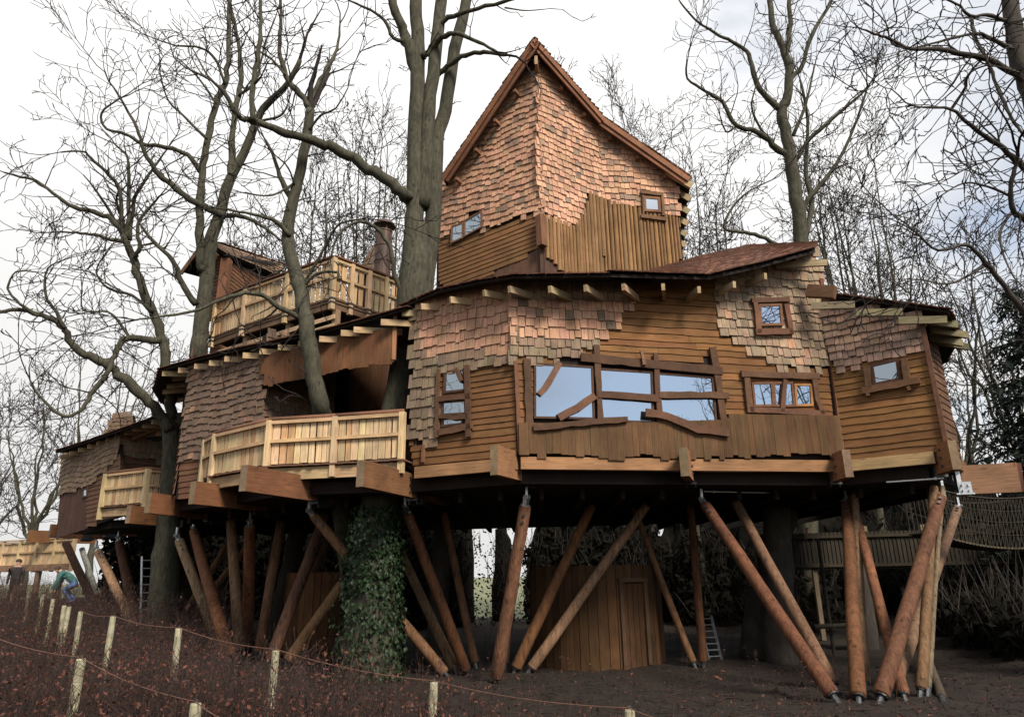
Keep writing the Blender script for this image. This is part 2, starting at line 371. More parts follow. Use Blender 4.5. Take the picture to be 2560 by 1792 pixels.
def pane(face, px, pa, out=.055, fw=.045, fcol=(.07, .035, .022), mat='glass', framed=True):
    uv = face.poly(px)
    if sum(uv[i - 1][0] * uv[i][1] - uv[i][0] * uv[i - 1][1] for i in range(len(uv))) < 0: uv = uv[::-1]
    o = mesh_obj('pane', pyd('pane', *prism(face, uv, out - .02, out)), mat, pa)
    if framed:
        cu = sum(p[0] for p in uv) / 4; cv = sum(p[1] for p in uv) / 4; n = len(uv); vs, fs = [], []
        ou = []
        for u, v in uv:
            du, dv = u - cu, v - cv; ou.append((u + math.copysign(fw, du), v + math.copysign(fw, dv)))
        ring = [face.pt(u, v, out + .022) for u, v in uv] + [face.pt(u, v, out + .022) for u, v in ou] + [face.pt(u, v, out - .03) for u, v in ou] + [face.pt(u, v, out - .004) for u, v in uv]
        for i in range(n):
            j = (i + 1) % n; fs += [(i, n + i, n + j, j), (n + i, 2 * n + i, 2 * n + j, n + j), (i, j, 3 * n + j, 3 * n + i)]
        mesh_obj('frame', pyd('frame', ring, fs), 'wood_any', pa, fcol)
    return o
def backing(face, uv, th, name='wall', thick=.12, mat='dark_board'):
    return mesh_obj(name, pyd(name, *prism(face, uv, -thick, 0)), mat, th)
def proj(p):
    d = Vector(p) - EYE; q = d.dot(FW); return (1280 + d.dot(RR) / q * FPX, 896 - d.dot(UU) / q * FPX)
def struct(o): o['kind'] = 'structure'; return o
# ------------------------------------------------------------------ ground
def axis(a, b, fine, far):
    v = list(np.arange(a, b + .01, fine)); s = fine
    lo, hi = a, b
    while hi < far: s *= 1.35; hi += s; v.append(hi); lo -= s; v.insert(0, lo)
    return v
gx, gy = axis(-20, 15, .26, 900), [y for y in axis(3, 24, .26, 900) if y > -40]
gv = [(x, y, gh(x, y)) for y in gy for x in gx]; nx = len(gx)
gf = [(j * nx + i, j * nx + i + 1, (j + 1) * nx + i + 1, (j + 1) * nx + i) for j in range(len(gy) - 1) for i in range(nx - 1)]
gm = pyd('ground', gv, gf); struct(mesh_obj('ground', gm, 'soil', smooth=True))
gm.materials.append(MATS['grass'])
for p in gm.polygons:
    if p.center.y > 40: p.material_index = 1
# ------------------------------------------------------------------ main pavilion
A, B, Cc, D, E_, E2 = (-2.14, 15.32), (.11, 14.2), (7.24, 15.37), (8.67, 14.28), (10.2, 15.9), (11.0, 21.5)
main = thing('tree_house', 'main tree house pavilion with patchwork shingle and plank front and broken-framed picture window', 'tree house', (3, 17, 4.0))
fAB, fBC, fCD, fDE = Face(A, B), Face(B, Cc), Face(Cc, D), Face(D, E_)
fA2 = Face((-2.5, 20.5), A); fE2 = Face(E_, E2); fBK = Face(E2, (-2.5, 22))
wAB = backing(fAB, [(0, 0), (fAB.len, 0), (fAB.len, 4.0), (0, 4.05)], main)
wBC = backing(fBC, [(0, 0), (fBC.len, 0), (fBC.len, 5.35), (5.6, 4.95), (4.3, 4.55), (0, 4.15)], main)
wCD = backing(fCD, [(0, 0), (fCD.len, 0), (fCD.len, 3.15), (0, 3.7)], main)
wDE = backing(fDE, [(0, 0), (fDE.len, 0), (fDE.len, 3.1), (0, 3.15)], main)
wA2 = backing(fA2, [(0, 0), (fA2.len, 0), (fA2.len, 4.0), (0, 4.4)], main)
for f in (fE2, fBK): backing(f, [(0, 0), (f.len, 0), (f.len, 4), (0, 4)], main)
def c_ab(u, v):
    x, y = proj(fAB.pt(u, v)); t = ss(885, 905, y + R.uniform(-8, 8)) + ss(1062, 1040, x) * .9
    if R.random() < .08: t = 1
    return jit(mixc(mixc(PINK, PINK2, R.random() + .6 * ss(775, 745, y)), mixc(WEA, WEA2, R.random() * .7), min(1, t)), .13)
def c_bc(u, v):
    x, y = proj(fBC.pt(u, v)); t = ss(852, 870, y) + ss(765, 750, y) * .85
    if x > 1560: t = max(t, .5 * R.random())
    if R.random() < .12: t = 1
    return jit(mixc(mixc(PINK, PINK2, R.random()), mixc(WEA, WEA2, R.random() * .8), min(1, t)), .14)
def c_right(u, v):
    return jit(mixc((.33, .235, .155), (.215, .155, .105), R.random()), .14) if R.random() > .05 else jit(PINK2)
def c_cd(u, v): return jit(mixc((.34, .215, .16), (.23, .155, .115), R.random()), .14)
shingle_fill(fAB, [(1032, 770), (1292, 705), (1294, 904), (1180, 922), (1098, 935), (1095, 1108), (1021, 1118)], main, wAB, .235, .11, .26, c_ab)
plank_fill(fAB, [(1025, 1105), (1094, 1105), (1098, 915), (1286, 880), (1294, 1138), (1036, 1165)], wAB, .145, wav=.006, colf=lambda u, v: jit(mixc((.165, .078, .029), (.13, .06, .024), R.random())))
shingle_fill(fBC, [(1279, 712), (1589, 722), (1585, 769), (1568, 779), (1559, 795), (1549, 816), (1523, 818), (1524, 852), (1502, 863), (1463, 866), (1463, 887), (1448, 907), (1280, 907)], main, wBC, .225, .11, .23, c_bc)
shingle_fill(fBC, [(1781, 700), (1795, 837), (1823, 839), (1829, 857), (1862, 863), (1866, 885), (1906, 887), (1908, 903), (1939, 903), (1943, 928), (2070, 928), (2054, 709), (2046, 640), (1990, 655)], main, wBC, .215, .11, .23, c_right)
def c_plank(u, v): return jit(mixc((.21, .098, .033), (.135, .062, .023), R.random()), .14)
plank_fill(fBC, [(1288, 890), (1460, 850), (1500, 815), (1560, 706), (1800, 690), (1802, 842), (1830, 856), (1905, 885), (1945, 915), (2068, 920), (2082, 1050), (1810, 1046), (1790, 900), (1480, 900), (1335, 905), (1333, 1066), (1295, 1066)], wBC, .17, slope=-.012, wav=.016, colf=c_plank)
board_fill(fBC, [(1294, 1060), (1500, 1062), (1800, 1052), (1815, 1038), (2086, 1042), (2100, 1140), (1700, 1143), (1298, 1141)], main, wBC, .12, .21, (-.06, .10), (.10, .053, .023), out=.125)
shingle_fill(fCD, [(2052, 765), (2310, 797), (2319, 883), (2084, 932)], main, wCD, .175, .1, .22, c_cd)
plank_fill(fCD, [(2078, 915), (2322, 872), (2370, 1130), (2110, 1172)], wCD, .155, wav=.012, colf=lambda u, v: jit(mixc((.22, .106, .037), (.16, .076, .028), R.random())))
plank_fill(fDE, None, wDE, .16, uv=[(0, 0), (fDE.len, 0), (fDE.len, 3.05), (0, 3.1)], colf=lambda u, v: jit((.14, .07, .036)))
board_fill(fA2, None, main, wA2, .12, .2, uv=[(0, .3), (fA2.len, .3), (fA2.len, 3.9), (0, 4.2)], col=(.1, .055, .03))
# corner trims and bottom rim beams
for f, a, b, w_ in ((fBC, (1288, 905), (1299, 1135), .085), (fBC, (2049, 700), (2108, 1160), .10), (fCD, (2304, 800), (2366, 1106), .09), (fAB, (1064, 1113), (1061, 1156), .07)):
    bar(f, [a, b], w_, .07, .03, main, 'corner_trim', (.145, .07, .04), rough=.004)
for f, h, c in ((fAB, .25, (.27, .145, .07)), (fBC, .25, (.27, .14, .066)), (fCD, .24, (.36, .245, .12)), (fDE, .24, (.15, .08, .04))):
    beam('rim_beam', f.pt(0.02, .10, .05), f.pt(f.len - .02, .10, .05), .12, h, main, c)
# windows
win = part('window', main)
for q in ([(1339, 914), (1476, 922), (1480, 1045), (1339, 1042)], [(1500, 927), (1624, 935), (1628, 1054), (1502, 1050)], [(1646, 938), (1776, 948), (1785, 1060), (1652, 1058)]): pane(fBC, q, win)
RED = (.088, .044, .025); RD2 = (.072, .037, .021)
for pts, w_, o_, c in (([(1316, 900), (1320, 1000), (1324, 1088)], .165, .05, RED), ([(1449, 897), (1600, 912), (1800, 931)], .2, .09, RD2), ([(1488, 866), (1494, 990), (1501, 1097)], .13, .075, RED), ([(1634, 886), (1640, 980), (1648, 1092)], .115, .077, RED),
                     ([(1777, 872), (1795, 985), (1810, 1106)], .155, .07, RED), ([(1491, 989), (1560, 993), (1638, 999)], .15, .092, RD2), ([(1642, 991), (1720, 990), (1816, 992)], .15, .093, RED), ([(1398, 910), (1372, 955), (1346, 990)], .13, .075, (.125, .066, .038)),
                     ([(1484, 992), (1440, 1022), (1394, 1047)], .165, .08, (.12, .06, .034)), ([(1329, 1073), (1450, 1062), (1562, 1052)], .13, .165, RD2), ([(1606, 1036), (1660, 1046), (1735, 1076), (1812, 1087)], .19, .18, RED), ([(1596, 884), (1604, 918)], .07, .16, (.2, .1, .06))):
    bar(fBC, pts, w_, .055, o_, win, 'frame_bar', c, rough=.016)
win = part('window', main)
pane(fBC, [(1896, 772), (1941, 770), (1945, 812), (1898, 814)], win, out=.125, fcol=(.15, .072, .038), fw=.06)
for pts, w_ in (([(1872, 757), (1966, 754)], .12), ([(1882, 762), (1891, 838)], .12), ([(1958, 766), (1972, 840)], .13), ([(1882, 835), (1974, 833)], .15)): bar(fBC, pts, w_, .07, .09, win, 'frame_bar', (.125, .06, .034))
win = part('window', main)
for q, c in (([(1881, 963), (1923, 961), (1927, 1012), (1886, 1013)], (.17, .08, .045)), ([(1933, 962), (1974, 961), (1979, 1013), (1937, 1013)], (.17, .08, .045)), ([(1987, 966), (2021, 966), (2024, 1011), (1990, 1012)], (.36, .17, .06))): pane(fBC, q, win, fcol=c, fw=.05)
for pts, w_ in (([(1848, 938), (2042, 944)], .15), ([(1861, 948), (1872, 1034)], .15), ([(2030, 950), (2036, 1000), (2052, 1038)], .13), ([(1868, 1026), (2054, 1036)], .13), ([(1957, 952), (1949, 1032)], .10)): bar(fBC, pts, w_, .07, .06, win, 'frame_bar', (.115, .057, .033))
win = part('window', main)
pane(fCD, [(2185, 918), (2240, 905), (2246, 946), (2191, 958)], win, fw=.07)
for pts, w_ in (([(2158, 979), (2302, 953)], .15), ([(2168, 918), (2174, 970)], .13), ([(2262, 898), (2269, 950)], .12), ([(2171, 984), (2174, 992)], .08), ([(2273, 968), (2276, 978)], .08)): bar(fCD, pts, w_, .08, .05, win, 'frame_bar', (.13, .064, .036))
win = part('window', main)
for q in ([(1119, 934), (1160, 928), (1163, 974), (1117, 979)], [(1112, 1009), (1164, 1005), (1165, 1032), (1112, 1035)], [(1112, 1051), (1160, 1047), (1156, 1058), (1112, 1063)]): pane(fAB, q, win, fw=.05)
for pts, w_ in (([(1101, 926), (1099, 1095)], .085), ([(1172, 916), (1176, 1000), (1177, 1094)], .13), ([(1104, 1000), (1184, 992)], .13), ([(1106, 1041), (1140, 1047), (1176, 1042)], .12), ([(1101, 1083), (1140, 1076), (1187, 1066)], .15), ([(1145, 924), (1160, 956)], .09)): bar(fAB, pts, w_, .06, .07, win, 'frame_bar', RED)
# roofs
def roof(th, Es, Is, name='roof', rows=4, row=.15, col=ROOF, thick=.07, full=()):
    n = len(Es); Es = [Vector(p) for p in Es]; Is = [Vector(p) for p in Is]; dz = Vector((0, 0, thick))
    vs = Es + Is + [p + dz for p in Es] + [p + dz for p in Is]; fs = []
    for i in range(n - 1):
        fs += [(i, n + i, n + i + 1, i + 1), (2 * n + i, 2 * n + i + 1, 3 * n + i + 1, 3 * n + i), (i, i + 1, 2 * n + i + 1, 2 * n + i), (n + i, 3 * n + i, 3 * n + i + 1, n + i + 1)]
    fs += [(0, 2 * n, 3 * n, n), (n - 1, 2 * n - 1, 4 * n - 1, 3 * n - 1)]
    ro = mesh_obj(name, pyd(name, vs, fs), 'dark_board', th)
    for i in range(n - 1):
        a, b, c, d = [p + dz for p in (Es[i], Es[i + 1], Is[i + 1], Is[i])]
        sl = ((d - a).length + (c - b).length) / 2; nr = int(sl / row) if i in full else rows; wd = (b - a).length
        for r in range(nr):
            t = (r * row - .06) / sl; p = a + (d - a) * t; q = b + (c - b) * t; s = -R.uniform(0, .1); wl = (q - p).length
            while s < wl:
                w_ = R.uniform(.09, .2); f = min(1, max(0, (s + w_ / 2) / wl)); o = p + (q - p) * f
                up = ((d - a).lerp(c - b, f)).normalized(); ex = (q - p).normalized(); nn = ex.cross(up).normalized()
                pool(th, ro, 'roof_shingle', 'shingle', 'wood_any', frame(ex * (w_ - .01), (up * .3 - nn * .012), nn * R.uniform(.018, .03), o - up * R.uniform(0, .05) + nn * (.07 if i in full else .016)), jit(mixc(col, tuple(k * .62 for k in col), R.random()), .2))
                s += w_
    return ro
def rafter(end, d, ro, ln=1.1, wd=.075, ht=.15, col=RAFT, drop=.02):
    end = Vector(end); d = Vector(d).normalized(); return beam('rafter', end - d * ln, end, wd, ht, ro, jit(col, .12))
Em = [(-2.67, 15.6, 8.28), (-1.66, 14.6, 8.26), (-.72, 14.0, 8.2), (.08, 13.5, 8.1), (2.09, 13.6, 8.14), aty(1640, 696, 13.85), aty(1770, 699, 14.2), aty(1902, 669, 14.4), aty(2038, 632, 14.7)]
Im = [(-2.0, 19.0, 9.1), (-1.2, 18.4, 9.2), (-.4, 17.9, 9.3), (.6, 17.3, 9.25), (2.6, 17.5, 9.3), aty(1640, 683, 17.2), aty(1750, 650, 17.2), aty(1880, 621, 17.2), aty(2038, 616, 17.2)]
ro = roof(main, Em, Im, full=(4, 5, 6, 7))
for x, y, yy, dx, dy in ((1005, 783, 15.25, -.93, -.36), (1052, 767, 14.85, -.9, -.42), (1125, 750, 14.35, -.84, -.55), (1209, 733, 13.9, -.75, -.66), (1273, 723, 13.6, -.62, -.78), (1374, 723, 13.6, -.55, -.84), (1463, 720, 13.65, -.5, -.87), (1558, 717, 13.7, -.45, -.9),
                          (1658, 717, 13.85, -.22, -.97), (1748, 724, 14.1, .12, -1), (1836, 711, 14.25, .28, -.96), (1914, 690, 14.4, .33, -.94), (2068, 657, 14.75, .95, -.3)):
    rafter(aty(x, y, yy), (dx, dy, -.1), ro, col=RAFT if x < 1700 else (.35, .27, .15))
beam('eave_beam', aty(2020, 728, 15.0), aty(2088, 731, 14.6), .2, .28, ro, (.16, .085, .045))
beam('ridge_beam', Vector(Im[6]), Vector(Im[8]), .15, .2, ro, (.2, .1, .05))
El = [aty(2070, 742, 15.1), aty(2226, 762, 14.3), aty(2371, 782, 13.75), (10.3, 15.2, 7.22), (11.3, 17.4, 7.25), (12, 21.5, 7.3)]
Il = [(7.4, 17.2, 8.7), (8.2, 16.9, 8.5), (9.0, 16.6, 8.35), (9.2, 17.2, 8.35), (9.4, 18.5, 8.4), (9.5, 21.5, 8.4)]
ro2 = roof(main, El, Il)
for x, y, yy, dx, dy in ((2137, 762, 14.5, .93, -.36), (2256, 780, 14.1, .93, -.36), (2367, 799, 13.8, .93, -.36), (2392, 812, 14.3, .97, .1), (2418, 838, 14.9, .97, .15), (2405, 858, 15.4, .97, .2), (2420, 868, 16.0, .97, .2)):
    rafter(aty(x, y, yy), (dx, dy, -.12), ro2, .9, .075, .16, (.24, .20, .115))
# floor platform under all the pavilions
PLAT = [(-1.9, 15.4), (.15, 14.4), (7.2, 15.55), (8.6, 14.5), (10.0, 16.0), (10.8, 22), (6, 27), (-6, 29), (-13, 29), (-16.6, 27.5), (-14.0, 24.7), (-12.2, 24.2), (-10.4, 22.4), (-9.0, 19.0), (-6.8, 17.3), (-5.4, 16.0), (-3.9, 15.6)]
n = len(PLAT); pl = pyd('platform', [(x, y, 3.92) for x, y in PLAT] + [(x, y, 4.19) for x, y in PLAT], [tuple(range(n - 1, -1, -1)), tuple(range(n, 2 * n))] + [(i, (i + 1) % n, n + (i + 1) % n, n + i) for i in range(n)])
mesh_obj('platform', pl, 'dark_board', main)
for k in range(25): x = -12 + k * .9; y0 = float(np.interp(x, [-12, -9, -6.8, -3.9, .15, 7.2, 8.6, 10], [24.3, 19.3, 17.6, 15.9, 14.7, 15.8, 14.8, 16.3])) + .5; beam('floor_joist', (x, y0, 3.8), (x + .3, 27, 3.8), .09, .22, main, (.03, .018, .012))
# protruding glued floor beams with bolts and steel shoes
def floor_beam(th, e, d, ln, wd=.17, ht=.58, zb=3.98, col=GLU, shoe=1.5):
    e = Vector((e[0], e[1], zb + ht / 2)); d = Vector((d[0], d[1], 0)).normalized(); b = e + d * ln
    o = beam('floor_beam', e, b, wd, ht, th, jit(col, .1)); WL[o] = o.matrix_basis.translation
    beam('end_grain', e - d * .004, e + d * .006, wd - .004, ht - .004, th, jit((.17, .115, .07), .1), 'wood_any')
    m = MB(); s = Vector((-d.y, d.x, 0))
    for sg in (1, -1):
        for zz in (-.16, 0, .16):
            p = e + d * (shoe - .35) + Vector((0, 0, zz)); mb = MB(); mb.tube([p, p + s * sg * (wd / 2 + .03)], [.024, .024], 6); mb.build('bolt', 'dark_steel', th)
        m.box(e + d * shoe + s * sg * (wd / 2 + .012) + Vector((0, 0, -.22)), e + d * (shoe + .4) + s * sg * (wd / 2 + .012) + Vector((0, 0, -.22)), .014, .34)
    m.box(e + d * (shoe - .05) + Vector((0, 0, -ht / 2 - .03)), e + d * (shoe + .5) + Vector((0, 0, -ht / 2 - .03)), .26, .05)
    m.build('steel_shoe', 'dark_steel', th)
for e, d, ln, sh in (((-.38, 13.5), (.5, 1), 3.2, 1.25), ((3.45, 14.1), (.35, 1), 3, 1.0), ((7.02, 14.65), (.05, 1), 3, .8), ((8.72, 13.75), (.1, 1), 3, .7)): floor_beam(main, e, d, ln, shoe=sh, col=(.25, .12, .055))
o = beam('floor_beam', aty(2405, 1200, 15.6), aty(2548, 1193, 15.0), .17, .62, main, (.36, .20, .115))
beam('end_grain', aty(2548, 1193, 15.0), aty(2549, 1193, 14.99), .168, .61, main, (.16, .07, .05), 'wood_any')
m = MB(); p = aty(2400, 1222, 15.55); m.box(p + Vector((-.15, 0, -.12)), p + Vector((.2, -.08, -.12)), .3, .03); m.box(p + Vector((-.1, -.1, 0)), p + Vector((.15, -.18, 0)), .02, .28); m.box(p + Vector((-.05, -.05, .1)), p + Vector((-.05, -.05, .45)), .12, .1)
for k in range(4): q = p + Vector((-.05 + .13 * (k % 2), -.15, -.06 + .12 * (k // 2))); m.tube([q, q + Vector((0, -.06, 0))], [.025, .025], 6)
m.build('steel_bracket', 'steel', main)
# ------------------------------------------------------------------ tower
tower = thing('shingled_tower', 'tall pointed tower clad in pink cedar shingles above slabwood logs', 'tower', (1.5, 20, 8.5))
tL, tC, tK, tR = (-2.25, 19.39), (.91, 17.6), (2.84, 18.87), (5.22, 19.2)
gL, gK, gR, gS = Face(tL, tC, 8.5), Face(tC, tK, 8.5), Face(tK, tR, 8.5), Face(tR, (5.75, 24), 8.5)
Ap = aty(1336, 100, 17.05)
class OF(Face):
    def __init__(s, base, p): s.o = p.copy(); s.U = base.U; s.V = base.V; s.N = base.N
oL = OF(gL, Ap); Lp = oL.pt(*oL.uv((1106, 446))); oK = OF(gK, Ap); Kp = oK.pt(*oK.uv((1509, 297))); oR = OF(gR, Kp); Rp = oR.pt(*oR.uv((1722, 445)))
bk = Vector((.185, 1, 0)) * 5.6
def fz(face, edge_a, edge_b, u):   # height of the roof edge above a face position
    a, b = edge_a, edge_b; ua = (a - face.o).dot(face.U); ub = (b - face.o).dot(face.U); return a.z + (b.z - a.z) * (u - ua) / (ub - ua) - 8.5 - .12
tw = []
for f, a, b in ((gL, Lp, Ap), (gK, Ap, Kp), (gR, Kp, Rp)):
    tw.append(backing(f, [(0, 0), (f.len, 0), (f.len, fz(f, a, b, f.len)), (0, fz(f, a, b, 0))], tower))
backing(gS, [(0, 0), (gS.len, 0), (gS.len, Rp.z - 8.7), (0, Rp.z - 8.7)], tower)
bf = Face((-1.7, 24.6), tL, 8.5); backing(bf, [(0, 0), (bf.len, 0), (bf.len, Lp.z - 8.6), (0, Lp.z - 8.6)], tower)
def c_tw(face):
    def c(u, v):
        x, y = proj(face.pt(u, v)); p = .10 + .12 * (noise.noise(Vector((u * .9, v * .9, 5))) > .12)
        if R.random() < p: return jit(mixc((.30, .19, .13), (.2, .14, .10), R.random()), .12)
        return jit(mixc((.485, .278, .18), (.40, .22, .138), R.random()), .13)
    return c
shingle_fill(gL, [(1345, 145), (1359, 533), (1206, 580), (1206, 522), (1130, 577), (1098, 600), (1098, 460)], tower, tw[0], .2, .1, .23, c_tw(gL), wave=lambda u: .05 * math.sin(u * 2.1) + .03 * math.sin(u * 5))
shingle_fill(gK, [(1337, 145), (1514, 320), (1512, 504), (1471, 483), (1461, 528), (1434, 570), (1399, 557), (1343, 533)], tower, tw[1], .2, .1, .23, c_tw(gK), wave=lambda u: .04 * math.sin(u * 2.3 + 1))
shingle_fill(gR, [(1498, 310), (1692, 440), (1697, 549), (1655, 547), (1602, 526), (1500, 500)], tower, tw[2], .2, .11, .24, c_tw(gR), wave=lambda u: .04 * math.sin(u * 2.3))
plank_fill(gL, [(1354, 533), (1206, 578), (1098, 590), (1098, 705), (1120, 727), (1200, 700), (1362, 618)], tw[0], .15, slope=.10, wav=.004, step=.6, colf=lambda u, v: jit((.15, .075, .03), .12))
board_fill(gL, [(1362, 615), (1365, 735), (1120, 735), (1200, 700)], tower, tw[0], .14, .2, uv=None, col=(.10, .05, .032), out=.0)
board_fill(gK, [(1352, 530), (1512, 530), (1512, 735), (1352, 735)], tower, tw[1], .14, .2, col=(.07, .036, .024), out=-.005)
LOG = (.22, .122, .054)
board_fill(gK, [(1352, 536), (1434, 568), (1461, 524), (1471, 481), (1508, 500), (1508, 705), (1440, 692), (1400, 682), (1385, 660), (1368, 655)], tower, tw[1], .09, .16, (-.1, .12), LOG, key='log', name='slab_log', thick=.08, out=.03, gap=.0, amp=.25)
board_fill(gR, [(1502, 498), (1602, 523), (1698, 548), (1700, 705), (1502, 705)], tower, tw[2], .09, .16, (-.05, .1), LOG, key='log', name='slab_log', thick=.08, out=.03, gap=.0, amp=.25)
p1, p2 = gL.pt(gL.len, gL.uv((1350, 548))[1], .05), gL.pt(gL.len, gL.uv((1358, 622))[1], .05)
beam('corner_beam', p1 + Vector((-.02, -.1, 0)), p2 + Vector((0, -.12, 0)), .24, .2, tower, (.16, .075, .04), 'wood_up')
win = part('window', tower)
for q in ([(1136, 571), (1159, 563), (1159, 596), (1134, 608)], [(1167, 557), (1206, 534), (1206, 569), (1167, 592)]): pane(gL, q, win, fw=.05, fcol=(.16, .08, .045), out=.09)
win = part('window', tower)
pane(gR, [(1611, 501), (1641, 504), (1643, 530), (1613, 528)], win, fw=.08, fcol=(.17, .085, .045), out=.12)
for pts, w_ in (([(1598, 486), (1654, 492)], .12), ([(1652, 496), (1655, 545)], .09), ([(1598, 546), (1662, 554)], .12), ([(1604, 494), (1605, 544)], .06)): bar(gR, pts, w_, .1, .07, win, 'frame_bar', (.14, .075, .04))
dz = Vector((0, 0, .09))
edge = [Lp, Ap, Kp, Rp]; vs = edge + [p + bk for p in edge] + [p + dz for p in edge] + [p + bk + dz for p in edge]; fs = []
for i in range(3): fs += [(i, 4 + i, 5 + i, i + 1), (8 + i, 9 + i, 13 + i, 12 + i), (i, i + 1, 9 + i, 8 + i), (4 + i, 12 + i, 13 + i, 5 + i)]
fs += [(0, 8, 12, 4), (3, 7, 15, 11)]
tro = mesh_obj('roof', pyd('roof', vs, fs), 'dark_board', tower)
for a, b, of in ((Ap, Lp, oL), (Ap, Kp, oK), (Kp, Rp, oR)):
    d = (b - a).normalized(); nn = of.N.cross(d); nn = nn if nn.z < 0 else -nn
    ext = .0 if a is Ap else 0
    beam('barge_board', a + nn * .06 + of.N * .02, b + nn * .06 + of.N * .02 + d * .05, .17, .05, tro, (.20, .088, .045), 'wood_any', up=of.N)
    beam('barge_board', a + nn * .19 - of.N * .03, b + nn * .19 - of.N * .03, .16, .05, tro, (.165, .07, .037), 'wood_any', up=of.N)
    ln = (b - a).length; s = 0
    while s < ln:
        w_ = R.uniform(.1, .2); p = a + d * s - nn * .045
        pool(tower, tro, 'roof_shingle', 'shingle', 'wood_any', frame(d * (w_ + .03), -bk.normalized() * -.35 - of.N * .0, -nn * R.uniform(.015, .028), p + of.N * R.uniform(.03, .06)), jit((.12, .062, .04), .25)); s += w_
    k = 0; s = .5
    while s < ln:   # purlin ends under the verge
        q = a + d * s + nn * .3; beam('purlin', q - of.N * .5, q - of.N * .16, .08, .1, tro, (.22, .11, .06), 'wood_any'); s += 1.05
# eave shingles and rafter ends of the right eave
for k in range(7):
    q = Rp + bk * (k * .145 + .01) + Vector((-.1, 0, -.14)); sl = (Rp - Kp); sl.y = 0; sl = sl.normalized()
    beam('rafter', q - sl * .7, q + sl * .2, .11, .2, tro, jit((.34, .26, .14)))
for r in range(9):
    for s in range(36):
        o = Rp.lerp(Kp, r * .055) + dz + bk * (s / 36); ex = bk.normalized(); up = (Kp - Rp).normalized(); nn = ex.cross(up) * -1
        nn = nn if nn.z > 0 else -nn
        pool(tower, tro, 'roof_shingle', 'shingle', 'wood_any', frame(ex * .145, up * .3, nn * .03, o - up * R.uniform(.02, .08)), jit((.12, .06, .04), .25))
q = aty(1340, 150, 17.15); beam('ridge_beam', q + Vector((.15, 1.2, -.1)), q, .09, .32, tro, (.3, .2, .12), 'wood_any')
# ------------------------------------------------------------------ left pavilion with the porch
left = thing('tree_house', 'left tree house pavilion with brown shingle wall and dark open porch', 'tree house', (-6, 20, 4.0))
Hh, G, G2, H2 = (-8.95, 18.62), (-6.43, 17.1), (-5.0, 18.9), (-10.9, 22.5)
fHG, fGG, fH2 = Face(Hh, G), Face(G, G2), Face(H2, Hh)
wHG = backing(fHG, [(0, 0), (fHG.len, 0), (fHG.len, 3.75), (0, 3.75)], left); wGG = backing(fGG, [(0, 0), (fGG.len, 0), (fGG.len, 4.1), (0, 4.0)], left); wH2 = backing(fH2, [(0, 0), (fH2.len, 0), (fH2.len, 4.0), (0, 4.0)], left)
fPB = Face((-5.0, 20.6), (-2.4, 20.4)); wPB = backing(fPB, [(-3, 0), (4, 0), (4, 4.4), (-3, 4.4)], left)
board_fill(fPB, None, left, wPB, .13, .2, uv=[(0, .3), (3.5, .3), (3.5, 4.2), (0, 4.2)], col=(.16, .075, .04))
BRN = (.17, .108, .074)
def c_lf(u, v): return jit(mixc(BRN, (.15, .10, .072), R.random()), .12) if R.random() > .03 else jit((.27, .15, .1))
shingle_fill(fHG, [(476, 912), (664, 880), (664, 1130), (520, 1147), (452, 1152)], left, wHG, .185, .12, .24, c_lf, wave=lambda u: .04 * math.sin(u * 3))
plank_fill(fHG, [(452, 1140), (662, 1120), (660, 1225), (448, 1245)], wHG, .16, colf=lambda u, v: jit((.13, .06, .033)))
shingle_fill(fGG, None, left, wGG, .175, .1, .22, c_lf, uv=[(0, .2), (fGG.len, .2), (fGG.len, 4), (0, 4)])
shingle_fill(fH2, None, left, wH2, .2, .1, .22, lambda u, v: jit((.13, .075, .05)), uv=[(0, .2), (fH2.len, .2), (fH2.len, 4), (0, 4)])
fAP = Face((-6.4, 16.95), (-2.75, 15.45)); wAP = part('apron', left)
board_fill(fAP, [(655, 893), (798, 845), (985, 822), (985, 905), (878, 920), (770, 942), (660, 967)], left, wAP, .11, .19, (-.02, .05), (.15, .066, .03), name='board')
beam('corner_trim', fAP.pt(fAP.len, 2.75, 0), fAP.pt(fAP.len, 3.9, 0), .09, .09, left, (.25, .12, .06), 'wood_up')
Ell = [aty(403, 928, 19.2), aty(500, 900, 18.0), aty(600, 876, 17.1), aty(700, 856, 16.5), aty(800, 834, 16.0), aty(900, 808, 15.55), aty(1012, 776, 15.1)]
Ill = [(-8.0, 22.5, 8.9), (-7.3, 21.8, 8.95), (-6.3, 21, 9.0), (-5.2, 20.3, 9.05), (-4.2, 19.8, 9.1), (-3.2, 19.3, 9.1), (-2.0, 18.6, 9.1)]
ro3 = roof(left, Ell, Ill)
for x, y, yy in ((406, 934, 19.1), (446, 926, 18.6), (486, 916, 18.1), (523, 908, 17.75), (561, 898, 17.4), (607, 889, 17.0), (649, 879, 16.75), (695, 869, 16.5), (745, 860, 16.25), (798, 848, 15.95), (852, 833, 15.7), (884, 825, 15.55), (952, 806, 15.25)):
    rafter(aty(x, y, yy), (-.96, -.27, -.03), ro3, 1.15, .075, .15, (.40, .285, .16))
ro4 = roof(left, [(-12.2, 23.6, 8.0), (-11.6, 21.8, 8.0), aty(403, 928, 19.2)], [(-9, 23.6, 8.9), (-8.6, 23, 8.9), (-8.0, 22.5, 8.9)])
for x, y, yy in ((432, 947, 20.3), (418, 966, 20.9), (408, 980, 21.5), (412, 1003, 22.3)): rafter(aty(x, y, yy), (-.98, .1, -.05), ro4, 1.0, .075, .15, (.36, .25, .14))
